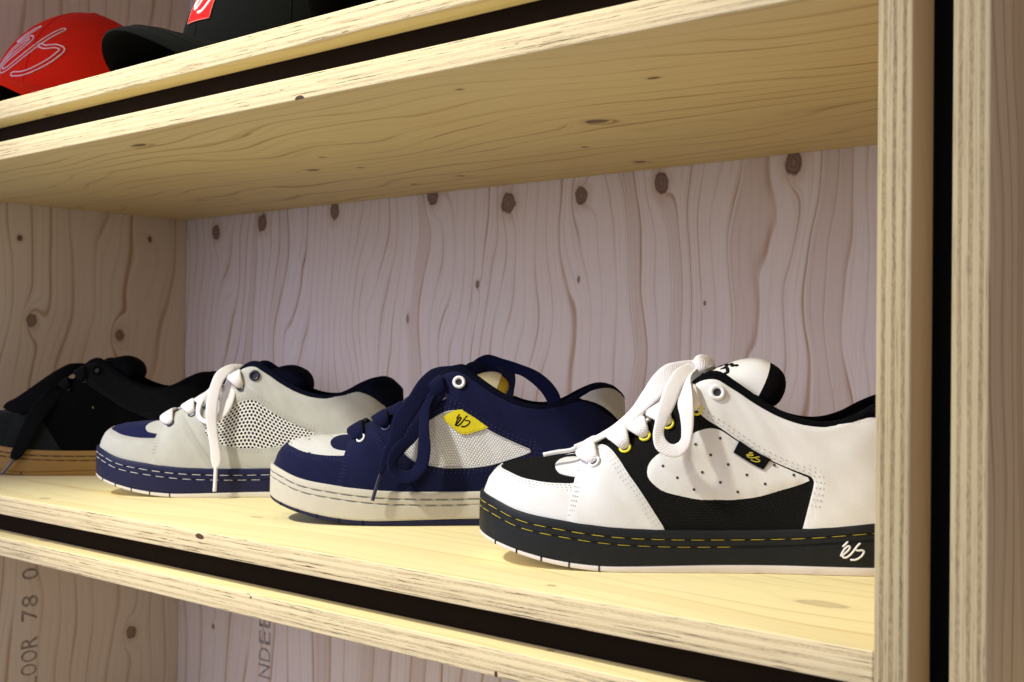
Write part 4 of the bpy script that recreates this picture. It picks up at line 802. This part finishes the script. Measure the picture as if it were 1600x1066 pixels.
def cap(label, loc, rz, mc, mb):
    S = thing('baseball_cap', label, 'cap', loc, rz, 'caps on the upper shelf')
    n, k = 72, 28; vs = np.linspace(0, 1, k)**.8; V = [crown_pt(2*math.pi*i/n, v) for v in vs for i in range(n)]
    F = [(j*n+i, j*n+(i+1) % n, (j+1)*n+(i+1) % n, (j+1)*n+i) for j in range(k-1) for i in range(n)]
    cr = obj('crown', np.array(V)*MM, F, mc, S)
    # inside of the crown, so that the shell has thickness
    V2 = [crown_pt(2*math.pi*i/n, v*.97, -2.5) for v in vs for i in range(n)]; obj('crown_lining', np.array(V2)*MM, [tuple(reversed(f)) for f in F], m_capi, S)
    parts = []
    for q in range(6):
        ph = math.pi/6*(2*q+1)-math.pi/6; P = np.array([crown_pt(ph, v, .1) for v in np.linspace(0, .985, 24)]); parts.append(tube(P, .55, 5))
    V, F, U = join(parts); obj('panel_seams', V*MM, F, mc, cr, kind='stuff')
    th = np.linspace(0, math.pi/2, 5); bz = crown_pt(0, 1.)[2]; bx = crown_pt(0, 1.)[0]; V = []
    for t in th: V += [(bx+7*math.cos(t)*math.cos(2*math.pi*i/16), 7*math.cos(t)*math.sin(2*math.pi*i/16), bz-1+4.5*math.sin(t)) for i in range(16)]
    obj('button', np.array(V)*MM, [(j*16+i, j*16+(i+1) % 16, (j+1)*16+(i+1) % 16, (j+1)*16+i) for j in range(4) for i in range(16)], mc, cr)
    # curved brim
    ns, nr = 40, 14; top, bot = [], []
    for i in range(ns+1):
        ph = (i/ns*2-1)*1.18; inn = crown_pt(ph, .015, -1.5); ln = 80*max(0., 1-abs(i/ns*2-1)**2.6)**.6+2.
        for j in range(nr+1):
            u = j/nr; x = inn[0]+ln*u; y = inn[1]*(1+.05*u); z = CR_Z+6+24*(1-(y/84)**2)*min(1, .25+u)-28*(y/84)**2*u-16*u*u-6*(1-u)*abs(y/84)
            z = max(z, 2.2); top.append((x, y, z)); bot.append((x, y, z-2.6))
    m_ = nr+1; q = lambda i, j: i*m_+j
    F = [(q(i, j), q(i, j+1), q(i+1, j+1), q(i+1, j)) for i in range(ns) for j in range(nr)]; F = [tuple(reversed(f)) for f in F]
    Vt = np.array(top); N0 = len(Vt)
    rim = [(q(i, nr), q(i+1, nr), N0+q(i+1, nr), N0+q(i, nr)) for i in range(ns)]
    br = obj('brim', np.vstack([Vt, np.array(bot)+np.array([0, 0, .6])])*MM, F+rim, mb, S)
    obj('brim_underside', np.array(bot)*MM, [tuple(reversed(f)) for f in F], m_capi, br)
    parts = []
    for j in (5, 7, 9, 11, 13): parts.append(tube(np.array([top[q(i, j)] for i in range(1, ns)])+np.array([0, 0, .1]), .45, 4))
    V, F, U = join(parts); obj('brim_stitching', V*MM, F, mb, br, kind='stuff')
    return S, cr
Z0 = Z_UP
ra, cr = cap('red baseball cap with a white outlined script logo on its crown', (-1.062, .168, Z0), math.radians(-64), m_red, m_red)
ra.scale = (1.13, 1.13, 1.03)
fn = crown_fn(-.10, .27, .88, .62, .3, .22)
parts = []
for gsk in GLYPH[1:]+GLYPH[:1]:
    qd = spl(gsk, 5); X = []; N = []
    for p in qd:
        a, b = fn(p); X.append(a); N.append(b)
    X = np.array(X); N = np.array(N); tg = np.gradient(X, axis=0); sd = np.cross(N, tg); sd /= np.linalg.norm(sd, axis=1, keepdims=True); wv = np.full(len(X), 2.3); wv[0] = wv[-1] = 1.1
    parts.append(tube(np.vstack([X-sd*wv[:, None], (X+sd*wv[:, None])[::-1]]), .75, 6, True))
V, F, U = join(parts); obj('embroidered_logo', V*MM, F, m_emb, cr)
rb, cb_ = cap('black baseball cap with a small red label on its crown', (-.690, .165, Z0), math.radians(-90), m_capb, m_capb)
g4 = np.array([crown_pt(ph, v, .8) for v in np.linspace(.30, .80, 8) for ph in np.linspace(-.20, .20, 8)]); V = np.vstack([g4]); F = [(j*8+i, j*8+i+1, (j+1)*8+i+1, (j+1)*8+i) for j in range(7) for i in range(7)]
lab = obj('label', V*MM, F, m_lab, cb_)
ed = [(ph, .30) for ph in np.linspace(-.20, .20, 10)]+[(.20, v) for v in np.linspace(.30, .80, 10)]+[(ph, .80) for ph in np.linspace(.20, -.20, 10)]+[(-.20, v) for v in np.linspace(.80, .30, 10)]
V, F = tube(np.array([crown_pt(a, b, .9) for a, b in ed]), .6, 5, True); obj('label_edge', V*MM, F, m_rim, lab)
V, F, U = glyph_mesh(crown_fn(0, .36, .33, .46, .9), 3.2, .5); obj('label_logo', V*MM, F, m_embw, lab)
cap('plain black baseball cap, mostly above the frame, right of the black cap with the label', (-.405, .165, Z0), math.radians(-90), m_capb, m_capb)
